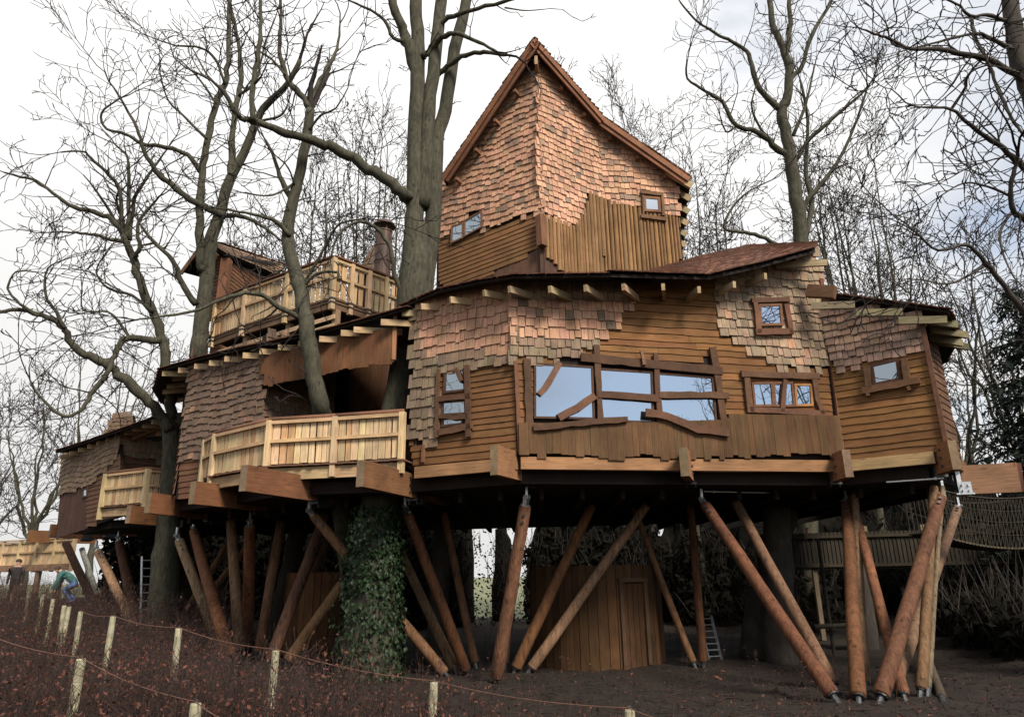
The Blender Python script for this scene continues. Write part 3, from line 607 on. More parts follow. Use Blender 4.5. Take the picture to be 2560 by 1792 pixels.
for e, d, ln, sh in (((-5.40, 13.95), (.40, 1), 4.4, 2.3), ((-2.98, 13.55), (.33, 1), 4.2, 2.3), ((-7.42, 16.2), (.48, 1), 4.2, 2.3), ((-9.45, 18.2), (.3, 1), 4.2, 2.3), ((-11.6, 21.3), (.33, 1), 4.2, 2.2)): floor_beam(left, e, d, ln, shoe=sh, zb=3.8, ht=.52)
# ------------------------------------------------------------------ far left pavilion
far = thing('tree_house', 'far left small tree house pavilion with sagging shingle skirt', 'tree house', (-14.5, 26, 4.0))
Kh = aty(300, 1100, 24.3); Lh = aty(146, 1250, 28); Rh = aty(432, 1140, 25.8)
hL, hR, hB = Face(Lh, Kh), Face(Kh, Rh), Face((Lh.x - .5, Lh.y + 4), Lh)
whL = backing(hL, hL.poly([(140, 1345), (300, 1290), (300, 1080), (160, 1130)]), far); whR = backing(hR, hR.poly([(300, 1290), (432, 1270), (432, 1115), (300, 1075)]), far)
TAN = (.23, .15, .095)
def c_fh(u, v): return jit(mixc(TAN, (.2, .135, .09), R.random()), .14)
shingle_fill(hL, [(158, 1132), (301, 1092), (301, 1138), (266, 1180), (217, 1220), (152, 1234)], far, whL, .2, .12, .26, c_fh, wave=lambda u: .08 * math.sin(u * 1.6))
shingle_fill(hR, [(300, 1088), (428, 1128), (428, 1162), (300, 1142)], far, whR, .2, .12, .26, c_fh)
board_fill(hL, [(152, 1228), (220, 1212), (220, 1320), (143, 1345)], far, whL, .14, .2, (0, .02), (.085, .04, .026), out=.0)
plank_fill(hL, [(218, 1205), (301, 1135), (301, 1285), (218, 1318)], whL, .17, colf=lambda u, v: jit((.135, .065, .035)))
plank_fill(hR, [(300, 1140), (430, 1155), (432, 1270), (300, 1290)], whR, .17, colf=lambda u, v: jit((.135, .065, .035)))
win = part('window', far); pane(hL, [(212, 1226), (221, 1223), (221, 1238), (212, 1241)], win, fw=.06)
ro5 = roof(far, [aty(138, 1132, 27.2), aty(220, 1106, 25.4), aty(300, 1078, 23.5), aty(396, 1044, 22.3)], [(-15.5, 32, 8.0), (-14, 30.5, 8.6), (-12.4, 29, 8.9), (-10.6, 27.5, 9.0)])
for k in range(11):
    x = 150 + k * 23; y = 1142 - k * 8.7; yy = 27.0 - k * .45; rafter(aty(x, y, yy), (-.75, -.66, -.1), ro5, .8, .1, .16, (.36, .24, .13))
beam('eave_beam', aty(335, 1094, 24.6), aty(398, 1066, 23.4), .2, .25, ro5, (.24, .13, .065)); beam('eave_post', aty(398, 1066, 23.6), aty(396, 1090, 23.6), .12, .12, ro5, (.26, .12, .06))
q = aty(308, 1072, 29); fq = Face((q.x - .75, q.y), (q.x + .75, q.y - .2), q.z - .5); wq = backing(fq, [(0, 0), (1.5, 0), (1.2, 1.05), (.25, 1.05)], far, 'dormer'); shingle_fill(fq, None, far, wq, .17, .14, .25, c_fh, uv=[(0, 0), (1.5, 0), (1.2, 1), (.25, 1)])
for e, d, ln, sh in (((-17.5, 28.3), (.6, 1), 2.6, 1.3), ((-19.8, 30.4), (.75, 1), 2.6, 1.3), ((-22.9, 33.6), (.9, 1), 3, 1.5)): floor_beam(far, e, d, ln, shoe=sh, ht=.56)
# ------------------------------------------------------------------ gabled hut, turret and flue behind
hut = thing('gabled_hut', 'small gabled plank hut with shingle roof above the upper balcony', 'hut', (-9.5, 24, 9.5))
P = aty(537, 614, 23); e1 = aty(570, 652, 22.5); Q = aty(712, 668, 26); e2 = aty(672, 690, 25.4); e0 = aty(480, 690, 23.6)
fh = Face((e0.x, e0.y), (e1.x, e1.y), 9.3); wh = backing(fh, fh.poly([(505, 800), (565, 800), (565, 655), (537, 622), (505, 660)]), hut)
plank_fill(fh, [(500, 800), (568, 800), (568, 655), (537, 620), (500, 665)], wh, .13, slope=.12, wav=.004, step=.8, colf=lambda u, v: jit((.12, .058, .03)))
fs_ = Face((e1.x, e1.y), (e2.x, e2.y), 9.3); wh2 = backing(fs_, [(0, 0), (fs_.len, 0), (fs_.len, e2.z - 9.4), (0, e1.z - 9.4)], hut)
plank_fill(fs_, None, wh2, .15, uv=[(0, 0), (fs_.len, 0), (fs_.len, e2.z - 9.4), (0, e1.z - 9.4)], colf=lambda u, v: jit((.15, .07, .035)))
out_ = fh.N * .4
roof(hut, [e1 + out_ + fs_.N * .25, e2 + fs_.N * .25], [P + out_, Q], rows=9, row=.2, col=(.21, .135, .085), full=(0,)); roof(hut, [P + out_, Q], [e0 + out_, e0 + (Q - P)], rows=1)
for a, b in ((P, e1), (P, e0)):
    d = (b - a).normalized(); beam('barge_board', a + out_ * 1.08 + Vector((0, 0, -.05)), b + out_ * 1.08 + Vector((0, 0, -.05)), .2, .05, hut, (.2, .11, .06), 'wood_any', up=fh.N)
beam('corner_post', (e1.x, e1.y - .1, 9.3), (e1.x, e1.y - .1, e1.z), .3, .3, hut, (.2, .09, .05), 'wood_up')
tur = thing('turret', 'conical shingled turret roof behind the rusty flue', 'turret', (-4.6, 24.5, 10)); tc_ = aty(935, 640, 24.5)
def cone(c, r, z0, z1, n=16): return [Vector((c.x + r * math.cos(2 * math.pi * k / n), c.y + r * math.sin(2 * math.pi * k / n), z0)) for k in range(n)] + [Vector((c.x, c.y, z1))], [(k, (k + 1) % n, n) for k in range(n)] + [tuple(range(n - 1, -1, -1))]
zt = aty(935, 615, 24.5).z; zb = aty(935, 705, 24.5).z; tcn = mesh_obj('roof', pyd('roof', *cone(tc_, .7, zb, zt)), 'dark_board', tur)
for r in range(9):
    z = zb + (zt - zb) * r / 9.5; rr = .72 * (1 - r / 9.5); n = max(5, int(2 * math.pi * rr / .2))
    for k in range(n):
        a = 2 * math.pi * k / n + r * .3; rd = Vector((math.cos(a), math.sin(a), 0)); ex = Vector((-math.sin(a), math.cos(a), 0)); up = (Vector((0, 0, zt - zb)) - rd * .7).normalized()
        pool(tur, tcn, 'shingle', 'shingle', 'wood_up', frame(ex * (2 * math.pi * rr / n - .01), up * .3, ex.cross(up) * .025, Vector((tc_.x, tc_.y, z)) + rd * (rr + .02)), jit((.10, .065, .042), .2))
mb = MB(); mb.tube([(tc_.x, tc_.y, 8.8), (tc_.x, tc_.y, zb)], [.6, .62], 14); mb.build('wall', 'dark_board', tur)
flue = thing('flue', 'rusty round metal flue with a rain cap', 'chimney'); c0 = aty(958, 690, 22); c1 = aty(957, 580, 22); c1.x = c0.x = (c0.x + c1.x) / 2
WL[flue] = Vector((c0.x, 22, c0.z - 1)); flue.location = WL[flue]; r_ = .29
mb = MB(); mb.tube([(c0.x, 22, c0.z - 1), (c0.x, 22, c1.z)], [r_, r_], 18); mb.build('pipe', 'rust', flue, smooth=False)
for k in range(3): mb = MB(); z = c0.z + (c1.z - c0.z) * (.3 + .34 * k); mb.tube([(c0.x, 22, z), (c0.x, 22, z + .05)], [r_ + .02] * 2, 18); mb.build('band', 'rust', flue)
mb = MB()
for k in range(6): a = k * math.pi / 3; p = Vector((c0.x + .26 * math.cos(a), 22 + .26 * math.sin(a), c1.z - .05)); mb.tube([p, p + Vector((0, 0, .28))], [.02, .02], 5)
mb.build('cap_stay', 'rust', flue); mb = MB(); mb.tube([(c0.x, 22, c1.z + .2), (c0.x, 22, c1.z + .24), (c0.x, 22, c1.z + .38)], [.4, .4, .28], 18); mb.build('rain_cap', 'rust', flue)
# ------------------------------------------------------------------ balconies
def rail_run(th, P0, P1, h, post=True, last=False, sw=(.10, .17), gap=(.015, .045), hand=True, drop=.3, pcol=PALE, ps=.125, strap=False, handcol=(.17, .08, .045)):
    P0, P1 = Vector(P0), Vector(P1); d = P1 - P0; ln = d.length; d = d.normalized(); nn = d.cross(Vector((0, 0, 1))); Z = Vector((0, 0, 1))
    for p in ([P0] if not last else [P0, P1]):
        o = beam('post', p - Z * drop, p + Z * (h - .02), ps, ps, th, jit(pcol, .1), 'wood_up', up=nn)
        if strap:
            mb = MB()
            for zz in (-.02, -.14): mb.box(p + Z * (zz - .025), p + Z * (zz + .025), ps + .03, ps + .03, up=nn)
            mb.build('strap', 'dark_steel', th)
    a, b = P0 + d * ps / 2, P1 - d * ps / 2
    for z in (.52 * h, .93 * h):
        beam('rail', a + Z * z + nn * .02, b + Z * z + nn * .02, .06, .075, th, jit(PALE2, .1))
    s = ps / 2 + .02
    while s < ln - ps / 2 - .08:
        w_ = min(R.uniform(*sw), ln - ps / 2 - s); p = P0 + d * (s + w_ / 2) - nn * .035
        c = jit(PALE if R.random() < .82 else (.42, .25, .125), .2)
        place('slat', 'box', 'wood_up', th, frame(d * w_, Z * (h * .86 + R.uniform(-.02, .02)), nn * .028, p + Z * h * .47), c); s += w_ + R.uniform(*gap)
    if hand:
        mb = MB(); mb.tube([P0 + Z * h - d * .03, P0.lerp(P1, .5) + Z * h, P1 + Z * h + d * .03], [.055] * 3, 10); mb.build('handrail', 'wood_any', th, handcol, smooth=True)
def deck_edge(th, P0, P1, rim=.26, col=(.36, .25, .13)):
    P0, P1 = Vector(P0), Vector(P1); d = (P1 - P0).normalized(); ln = (P1 - P0).length; nn = d.cross(Vector((0, 0, 1))); Z = Vector((0, 0, 1)); s = 0
    beam('rim_beam', P0 - Z * (.06 + rim / 2) - nn * .05, P1 - Z * (.06 + rim / 2) - nn * .05, .1, rim, th, jit(col, .1))
    while s < ln:
        w_ = R.uniform(.1, .16); p = P0 + d * (s + w_ / 2) + nn * R.uniform(.06, .13) - nn * .4 - Z * .02
        place('floor_board', 'box', 'wood_any', th, frame(d * (w_ - .012), nn * .8, Z * .03, p), jit((.14, .07, .045), .2)); s += w_
deck = thing('balcony', 'lower deck balcony of pale boards with round brown handrail in front of the dark porch', 'balcony', (-5, 16.5, 4.5))
DP = [(-7.95, 17.75, 4.55), (-7.38, 17.02, 4.55), (-5.55, 15.6, 4.55), (-3.97, 15.3, 4.55), (-2.42, 14.95, 4.55)]
for i in range(1, 4): rail_run(deck, DP[i], DP[i + 1], 1.06, last=(i == 3)); deck_edge(deck, DP[i], DP[i + 1])
rail_run(deck, DP[0], DP[1], 1.06)
fl = [(p[0], p[1], 4.5) for p in DP] + [(-2.3, 20.4, 4.5), (-5, 20.5, 4.5), (-6.3, 18, 4.5)]
mesh_obj('floor', pyd('floor', fl + [(x, y, z - .06) for x, y, z in fl], [tuple(range(8)), tuple(range(15, 7, -1))]), 'dark_board', deck)
fdk = thing('balcony', 'small balcony of pale boards on the far left pavilion beside a tree trunk', 'balcony', (-12.5, 24, 4.4))
FP = [(-14.0, 24.2, 4.5), (-13.67, 23.4, 4.5), (-11.81, 22.5, 4.5), (-10.9, 23.6, 4.5)]
for i in (1, 2): rail_run(fdk, FP[i], FP[i + 1], 1.12, ps=.15, drop=.4); deck_edge(fdk, FP[i], FP[i + 1])
fl = [(x, y, z - .05) for x, y, z in FP] + [(-11.5, 26, 4.45), (-13.5, 25.5, 4.45)]; mesh_obj('floor', pyd('floor', fl + [(x, y, z - .06) for x, y, z in fl], [tuple(range(6)), tuple(range(11, 5, -1))]), 'dark_board', fdk)
upb = thing('balcony', 'upper balcony with strapped post ends and slatted sides below the gabled hut', 'balcony', (-6, 20, 9.6))
UP = [Vector(p) for p in ((-9.9, 21.7, 9.8), (-8.5, 20.65, 9.8), (-6.8, 19.55, 9.8), (-5.13, 18.5, 9.8), (-4.72, 18.97, 9.8), (-4.3, 19.45, 9.8), (-3.88, 19.93, 9.8), (-3.3, 20.6, 9.8))]
for i in range(7):
    rail_run(upb, UP[i], UP[i + 1], 1.28, hand=False, strap=True, gap=(.03, .07), ps=.13, drop=.35, last=(i == 6)); d = (UP[i + 1] - UP[i]).normalized(); n_ = d.cross(Vector((0, 0, 1)))
    beam('cap_rail', UP[i] + Vector((0, 0, 1.3)), UP[i + 1] + Vector((0, 0, 1.3)), .17, .05, upb, (.15, .07, .045))
    beam('rim_beam', UP[i] - n_ * .08 - Vector((0, 0, .12)), UP[i + 1] - n_ * .08 - Vector((0, 0, .12)), .1, .34, upb, (.15, .09, .055))
fl = [p - Vector((0, 0, .02)) for p in UP] + [Vector((-4, 24, 9.78)), Vector((-9, 24.5, 9.78))]; mesh_obj('floor', pyd('floor', fl + [p - Vector((0, 0, .1)) for p in fl], [tuple(range(10)), tuple(range(19, 9, -1))]), 'dark_board', upb)
for i in (1, 2, 3): beam('post', UP[i] + Vector((.1, .2, -.3)), UP[i] + Vector((.1, .2, -1.4)), .17, .17, upb, (.26, .17, .1), 'wood_up', up=Vector((.6, .8, 0)))
for z in (.55, .82, 1.1): beam('side_board', UP[0] + Vector((.2, .0, -z)), UP[3] + Vector((0.1, .04, -z)), .04, .13, upb, jit(PALE, .1))
# ------------------------------------------------------------------ support posts
def support(top, bot, ymode, label, r=.165, col=(.30, .135, .06), steel=True, grp='timber support posts under the tree house'):
    b = onground(*bot); t = atz(top[0], top[1], 3.66) if ymode is None else aty(top[0], top[1], ymode - 100) if ymode > 100 else aty(top[0], top[1], b.y + (ymode if ymode < 5 else .25))
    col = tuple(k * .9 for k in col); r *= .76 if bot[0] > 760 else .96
    d = (t - b).normalized()
    if ymode is not None and ymode < 100: t = b + d * ((3.75 - b.z) / d.z)
    th = thing('support_post', label, 'post', b, grp); x = d.orthogonal().normalized(); y = d.cross(x)
    t2 = t - d * .16 if steel else t; b2 = b + d * .16; n = 6; pts = [b2 + (t2 - b2) * k / n + (x * R.uniform(-1, 1) + y * R.uniform(-1, 1)) * .008 for k in range(n + 1)]
    ra = [r * (1.06 - .12 * k / n) for k in range(n + 1)]
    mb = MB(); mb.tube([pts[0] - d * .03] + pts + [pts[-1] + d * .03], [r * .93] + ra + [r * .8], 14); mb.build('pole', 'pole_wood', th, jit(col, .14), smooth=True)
    mb = MB(); mb.tube([b - d * .35, b2 + d * .02], [.05, .05], 8); mb.tube([b2 - d * .05, b2 - d * .03], [r * .8] * 2, 12); mb.build('foot_pin', 'dark_steel', th)
    if steel:
        mb = MB(); mb.tube([t2 + d * .02, t2 + d * .05], [r * .78] * 2, 14)
        s = Vector((x.x, x.y, 0)).normalized() if abs(x.z) < .9 else Vector((1, 0, 0)); s = (s - d * s.dot(d)).normalized(); u = d.cross(s)
        for k in (-1, 1): mb.box(t2 + d * .04 + s * k * .04, t2 + d * .26 + s * k * .04, .1, .016, up=s)
        mb.tube([t2 + d * .2 - s * .09, t2 + d * .2 + s * .09], [.03] * 2, 8); mb.box(t2 + d * .2, t2 + d * .2 + Vector((0, 0, .22)), .09, .05)
        mb.build('steel_fork', 'steel', th)
        mb = MB(); cv = (EYE - t).normalized(); cv = (cv - d * cv.dot(d)).normalized()
        for k in (.16, .3): p = t2 - d * k + cv * r * .85; mb.tube([p, p + cv * .04], [.03, .03], 8)
        mb.build('bolt', 'dark_steel', th)
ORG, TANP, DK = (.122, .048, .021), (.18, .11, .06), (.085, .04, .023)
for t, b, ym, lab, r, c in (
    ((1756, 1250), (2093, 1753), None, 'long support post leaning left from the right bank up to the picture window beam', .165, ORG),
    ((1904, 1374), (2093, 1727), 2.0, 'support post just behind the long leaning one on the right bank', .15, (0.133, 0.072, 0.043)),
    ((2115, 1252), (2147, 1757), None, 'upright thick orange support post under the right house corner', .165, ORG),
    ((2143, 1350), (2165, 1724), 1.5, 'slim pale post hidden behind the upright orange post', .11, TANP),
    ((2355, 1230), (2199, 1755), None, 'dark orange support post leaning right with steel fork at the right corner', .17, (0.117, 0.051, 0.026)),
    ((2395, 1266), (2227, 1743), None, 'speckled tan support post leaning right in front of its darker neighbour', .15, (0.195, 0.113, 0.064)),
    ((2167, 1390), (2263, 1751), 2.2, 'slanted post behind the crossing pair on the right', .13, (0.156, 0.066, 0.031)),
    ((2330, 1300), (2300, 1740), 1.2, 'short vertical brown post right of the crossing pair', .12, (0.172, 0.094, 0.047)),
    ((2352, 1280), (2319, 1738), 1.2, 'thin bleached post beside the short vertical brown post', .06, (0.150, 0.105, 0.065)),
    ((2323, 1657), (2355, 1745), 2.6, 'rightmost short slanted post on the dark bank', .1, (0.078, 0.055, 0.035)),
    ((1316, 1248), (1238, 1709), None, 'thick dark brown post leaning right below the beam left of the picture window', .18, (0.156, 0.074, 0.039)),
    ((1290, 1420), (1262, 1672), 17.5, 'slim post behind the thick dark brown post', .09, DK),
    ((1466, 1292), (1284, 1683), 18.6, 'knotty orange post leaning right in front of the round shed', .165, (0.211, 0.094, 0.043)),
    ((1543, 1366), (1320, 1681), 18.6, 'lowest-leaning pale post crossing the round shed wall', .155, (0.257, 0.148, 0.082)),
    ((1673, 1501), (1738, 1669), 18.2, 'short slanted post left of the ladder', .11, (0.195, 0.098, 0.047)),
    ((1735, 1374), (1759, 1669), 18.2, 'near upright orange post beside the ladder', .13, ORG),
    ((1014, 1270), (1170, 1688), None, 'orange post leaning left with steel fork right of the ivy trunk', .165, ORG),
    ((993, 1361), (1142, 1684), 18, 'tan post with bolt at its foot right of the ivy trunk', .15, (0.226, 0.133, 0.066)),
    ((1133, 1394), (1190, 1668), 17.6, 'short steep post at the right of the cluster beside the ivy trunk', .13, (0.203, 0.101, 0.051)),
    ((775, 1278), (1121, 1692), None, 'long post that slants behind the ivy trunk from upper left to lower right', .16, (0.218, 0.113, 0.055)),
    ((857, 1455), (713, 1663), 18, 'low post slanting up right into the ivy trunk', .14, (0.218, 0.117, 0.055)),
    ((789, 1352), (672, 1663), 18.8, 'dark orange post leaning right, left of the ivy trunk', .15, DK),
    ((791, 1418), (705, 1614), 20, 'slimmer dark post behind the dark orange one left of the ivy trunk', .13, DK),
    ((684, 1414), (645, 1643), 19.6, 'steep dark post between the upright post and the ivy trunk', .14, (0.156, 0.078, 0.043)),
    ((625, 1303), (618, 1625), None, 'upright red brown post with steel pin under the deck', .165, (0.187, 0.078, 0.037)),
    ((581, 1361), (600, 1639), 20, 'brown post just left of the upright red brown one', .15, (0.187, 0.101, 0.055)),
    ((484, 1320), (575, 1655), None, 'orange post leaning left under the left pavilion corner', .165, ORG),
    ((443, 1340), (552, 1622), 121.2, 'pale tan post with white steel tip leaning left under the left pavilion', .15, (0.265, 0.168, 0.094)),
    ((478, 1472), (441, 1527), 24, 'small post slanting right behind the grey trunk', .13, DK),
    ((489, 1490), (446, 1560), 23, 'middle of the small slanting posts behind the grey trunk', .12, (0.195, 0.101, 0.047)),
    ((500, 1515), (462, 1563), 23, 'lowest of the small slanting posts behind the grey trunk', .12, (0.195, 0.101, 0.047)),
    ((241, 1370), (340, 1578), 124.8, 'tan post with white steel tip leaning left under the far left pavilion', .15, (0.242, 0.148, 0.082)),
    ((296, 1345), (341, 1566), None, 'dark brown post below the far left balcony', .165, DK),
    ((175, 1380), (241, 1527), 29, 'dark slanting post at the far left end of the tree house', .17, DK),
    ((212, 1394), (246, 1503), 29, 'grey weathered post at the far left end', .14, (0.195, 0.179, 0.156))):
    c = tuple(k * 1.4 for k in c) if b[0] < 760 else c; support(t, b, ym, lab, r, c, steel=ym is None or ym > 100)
# steel tie rods
for a, b, lb_ in (((1760, 1228), (1945, 1250), 'steel tie rod running right from the long leaning post head'), ((2360, 1195), (2255, 1215), 'steel tie rod running left from the right corner post head'), ((805, 1262), (880, 1266), 'steel tie rod under the lower deck by the ivy trunk'), ((440, 1322), (480, 1320), 'short steel tie rod between the two left pavilion post heads'), ((235, 1362), (295, 1362), 'steel tie rod below the far left balcony')):
    mb = MB(); p = atz(*a, 3.85); q = Vector((atz(*a, 3.85).x + (b[0] - a[0]) * p.y / FPX, p.y + .6, 3.86)); mb.tube([p, q], [.016, .016], 6); mb.tube([p + (q - p) * .12, p + (q - p) * .16], [.03, .03], 6); tag(mb.build('tie_rod', 'steel'), lb_, 'rod')
# ------------------------------------------------------------------ round sheds, ladder, scaffold
def round_shed(name, label, c, r, a0, a1, h, col, door=None):
    th = thing(name, label, 'shed', (c[0], c[1], 0)); a = a0; z0 = gh(c[0], c[1] - r) - .1; ws = part('wall', th)
    while a < a1:
        w_ = R.uniform(.13, .26); da = w_ / r; am = a + da / 2; rd = Vector((math.sin(am), -math.cos(am), 0)); tg = Vector((math.cos(am), math.sin(am), 0)); rr = r
        lo, hi = z0 + R.uniform(0, .06), z0 + h
        if door and door[0] < am < door[1]: lo = z0 + 2.1
        place('board', 'box', 'wood_up', ws, frame(tg * (w_ - .01), Vector((0, 0, hi - lo)), rd * .04, Vector((c[0], c[1], (lo + hi) / 2)) + rd * (rr + R.uniform(0, .02))), jit(col, .3)); a += da
    n = 24; vs, fs = [], []
    for k in range(n + 1):
        am = a0 + (a1 - a0) * k / n; vs += [(c[0] + math.sin(am) * (r - .04), c[1] - math.cos(am) * (r - .04), z0), (c[0] + math.sin(am) * (r - .04), c[1] - math.cos(am) * (r - .04), z0 + h)]
    for k in range(n): fs.append((2 * k, 2 * k + 2, 2 * k + 3, 2 * k + 1))
    mesh_obj('lining', pyd('lining', vs, fs), 'dark_board', th)
    if door:
        am = (door[0] + door[1]) / 2; rd = Vector((math.sin(am), -math.cos(am), 0)); tg = Vector((math.cos(am), math.sin(am), 0)); dw = (door[1] - door[0]) * r; c3 = Vector((c[0], c[1], z0)) + rd * (r - .03)
        dr = part('door', th)
        for k in range(4): place('plank', 'box', 'wood_up', dr, frame(tg * (dw / 4 - .012), Vector((0, 0, 1.92)), rd * .04, c3 + tg * dw * (k - 1.5) / 4 + Vector((0, 0, 1.06))), jit(col, .18))
        for s in (-1, 1): place('jamb', 'box', 'wood_up', th, frame(tg * .1, Vector((0, 0, 2.15)), rd * .14, c3 + tg * s * (dw / 2 + .04) + Vector((0, 0, 1.07)) + rd * .02), jit((.1, .055, .03)))
        place('lintel', 'box', 'wood_flat', th, frame(tg * (dw + .2), Vector((0, 0, .1)), rd * .16, c3 + Vector((0, 0, 2.1)) + rd * .03), (.1, .055, .03))
        place('threshold', 'box', 'wood_any', th, frame(tg * (dw + .1), Vector((0, 0, .12)), rd * .3, c3 + Vector((0, 0, .06)) + rd * .1), (.3, .3, .28))
    n = 20; mesh_obj('lid', pyd('lid', [(c[0] + math.sin(6.283 * k / n) * (r + .05), c[1] - math.cos(6.283 * k / n) * (r + .05), z0 + h) for k in range(n)], [tuple(range(n))]), 'dark_board', th)
    return th
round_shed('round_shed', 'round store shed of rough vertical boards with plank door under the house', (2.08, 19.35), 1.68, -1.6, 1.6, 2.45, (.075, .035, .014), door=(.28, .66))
round_shed('round_shed', 'small round board shed half hidden left of the ivy trunk', (-5.6, 21.6), 1.1, -1.5, 1.5, 2.4, (.15, .066, .027))
def ladder(p, q, wv, n, label, mat='steel'):
    th = thing('ladder', label, 'ladder', p); mb = MB()
    for s in (-.5, .5): mb.box(p + wv * s, q + wv * s, .03, .06)
    mb.build('rail', mat, th); mb = MB()
    for k in range(n): c = p.lerp(q, (k + .5) / n); mb.tube([c - wv * .5, c + wv * .5], [.016, .016], 6)
    mb.build('rung', mat, th)
ladder(onground(1788, 1648), aty(1762, 1538, 19), Vector((.34, .08, 0)), 7, 'aluminium ladder leaning in the dark right of the round shed')
b_ = aty(368, 1550, 24); b_.z = gh(b_.x, b_.y); ladder(b_, aty(368, 1390, 24), Vector((.3, .1, 0)), 9, 'bright aluminium ladder left of the grey tree trunk')
for x, y0, y1, d, lb in ((2092, 1350, 1680, 20, 'upright scaffold pole behind the right posts'), (2012, 1400, 1650, 22, 'second scaffold pole left of the upright orange post')):
    mb = MB(); p = aty(x, y1, d); p.z = gh(p.x, d); q = aty(x, y0, d); q.x = p.x; mb.tube([p, q], [.05, .05], 8); tag(mb.build('scaffold_pole', 'old_rope'), lb, 'pole')
mb = MB(); mb.tube([aty(2035, 1566, 19.8), aty(2122, 1562, 19.8)], [.06, .06], 8); tag(mb.build('scaffold_pole', 'old_rope'), 'short level scaffold pole lashed behind the upright orange post', 'pole')
# ------------------------------------------------------------------ trees
def segs_mesh(name, seg, sides=3):
    a = np.array(seg, float); p, q, r0, r1 = a[:, 0:3], a[:, 3:6], a[:, 6], a[:, 7]; d = q - p; ln = np.linalg.norm(d, axis=1, keepdims=True); d = d / np.maximum(ln, 1e-6)
    h = np.where(np.abs(d[:, 2:3]) > .9, np.array([[1., 0, 0]]), np.array([[0, 0, 1.]])); x = np.cross(d, h); x /= np.linalg.norm(x, axis=1, keepdims=True); y = np.cross(d, x)
    N = len(a); V_ = np.zeros((N, 2 * sides, 3))
    for k in range(sides):
        t = 2 * math.pi * k / sides; o = x * math.cos(t) + y * math.sin(t); V_[:, k] = p + o * r0[:, None] - d * r0[:, None] * .3; V_[:, sides + k] = q + o * r1[:, None]
    f = []; idx = np.arange(N)[:, None] * 2 * sides
    for k in range(sides):
        k2 = (k + 1) % sides; f.append(idx + np.array([[k, k2, sides + k2, sides + k]]))
    Fq = np.concatenate(f); me = bpy.data.meshes.new(name); me.vertices.add(N * 2 * sides); me.vertices.foreach_set('co', V_.ravel())
    me.loops.add(Fq.size); me.loops.foreach_set('vertex_index', Fq.ravel()); me.polygons.add(len(Fq)); me.polygons.foreach_set('loop_start', np.arange(0, Fq.size, 4)); me.polygons.foreach_set('loop_total', np.full(len(Fq), 4))
    me.update(calc_edges=True); me.validate(); return me
def smooth_path(P, n=4):
    P = [Vector(p) for p in P]; o = []
    for i in range(len(P) - 1):
        a, b, c, d = P[max(0, i - 1)], P[i], P[i + 1], P[min(len(P) - 1, i + 2)]
        for k in range(n):
            t = k / n; o.append(.5 * ((2 * b) + (c - a) * t + (2 * a - 5 * b + 4 * c - d) * t * t + (3 * b - a - 3 * c + d) * t ** 3))
    o.append(P[-1]); return o
def rnd(): return (R.gauss(0, 1), R.gauss(0, 1), R.gauss(0, 1))
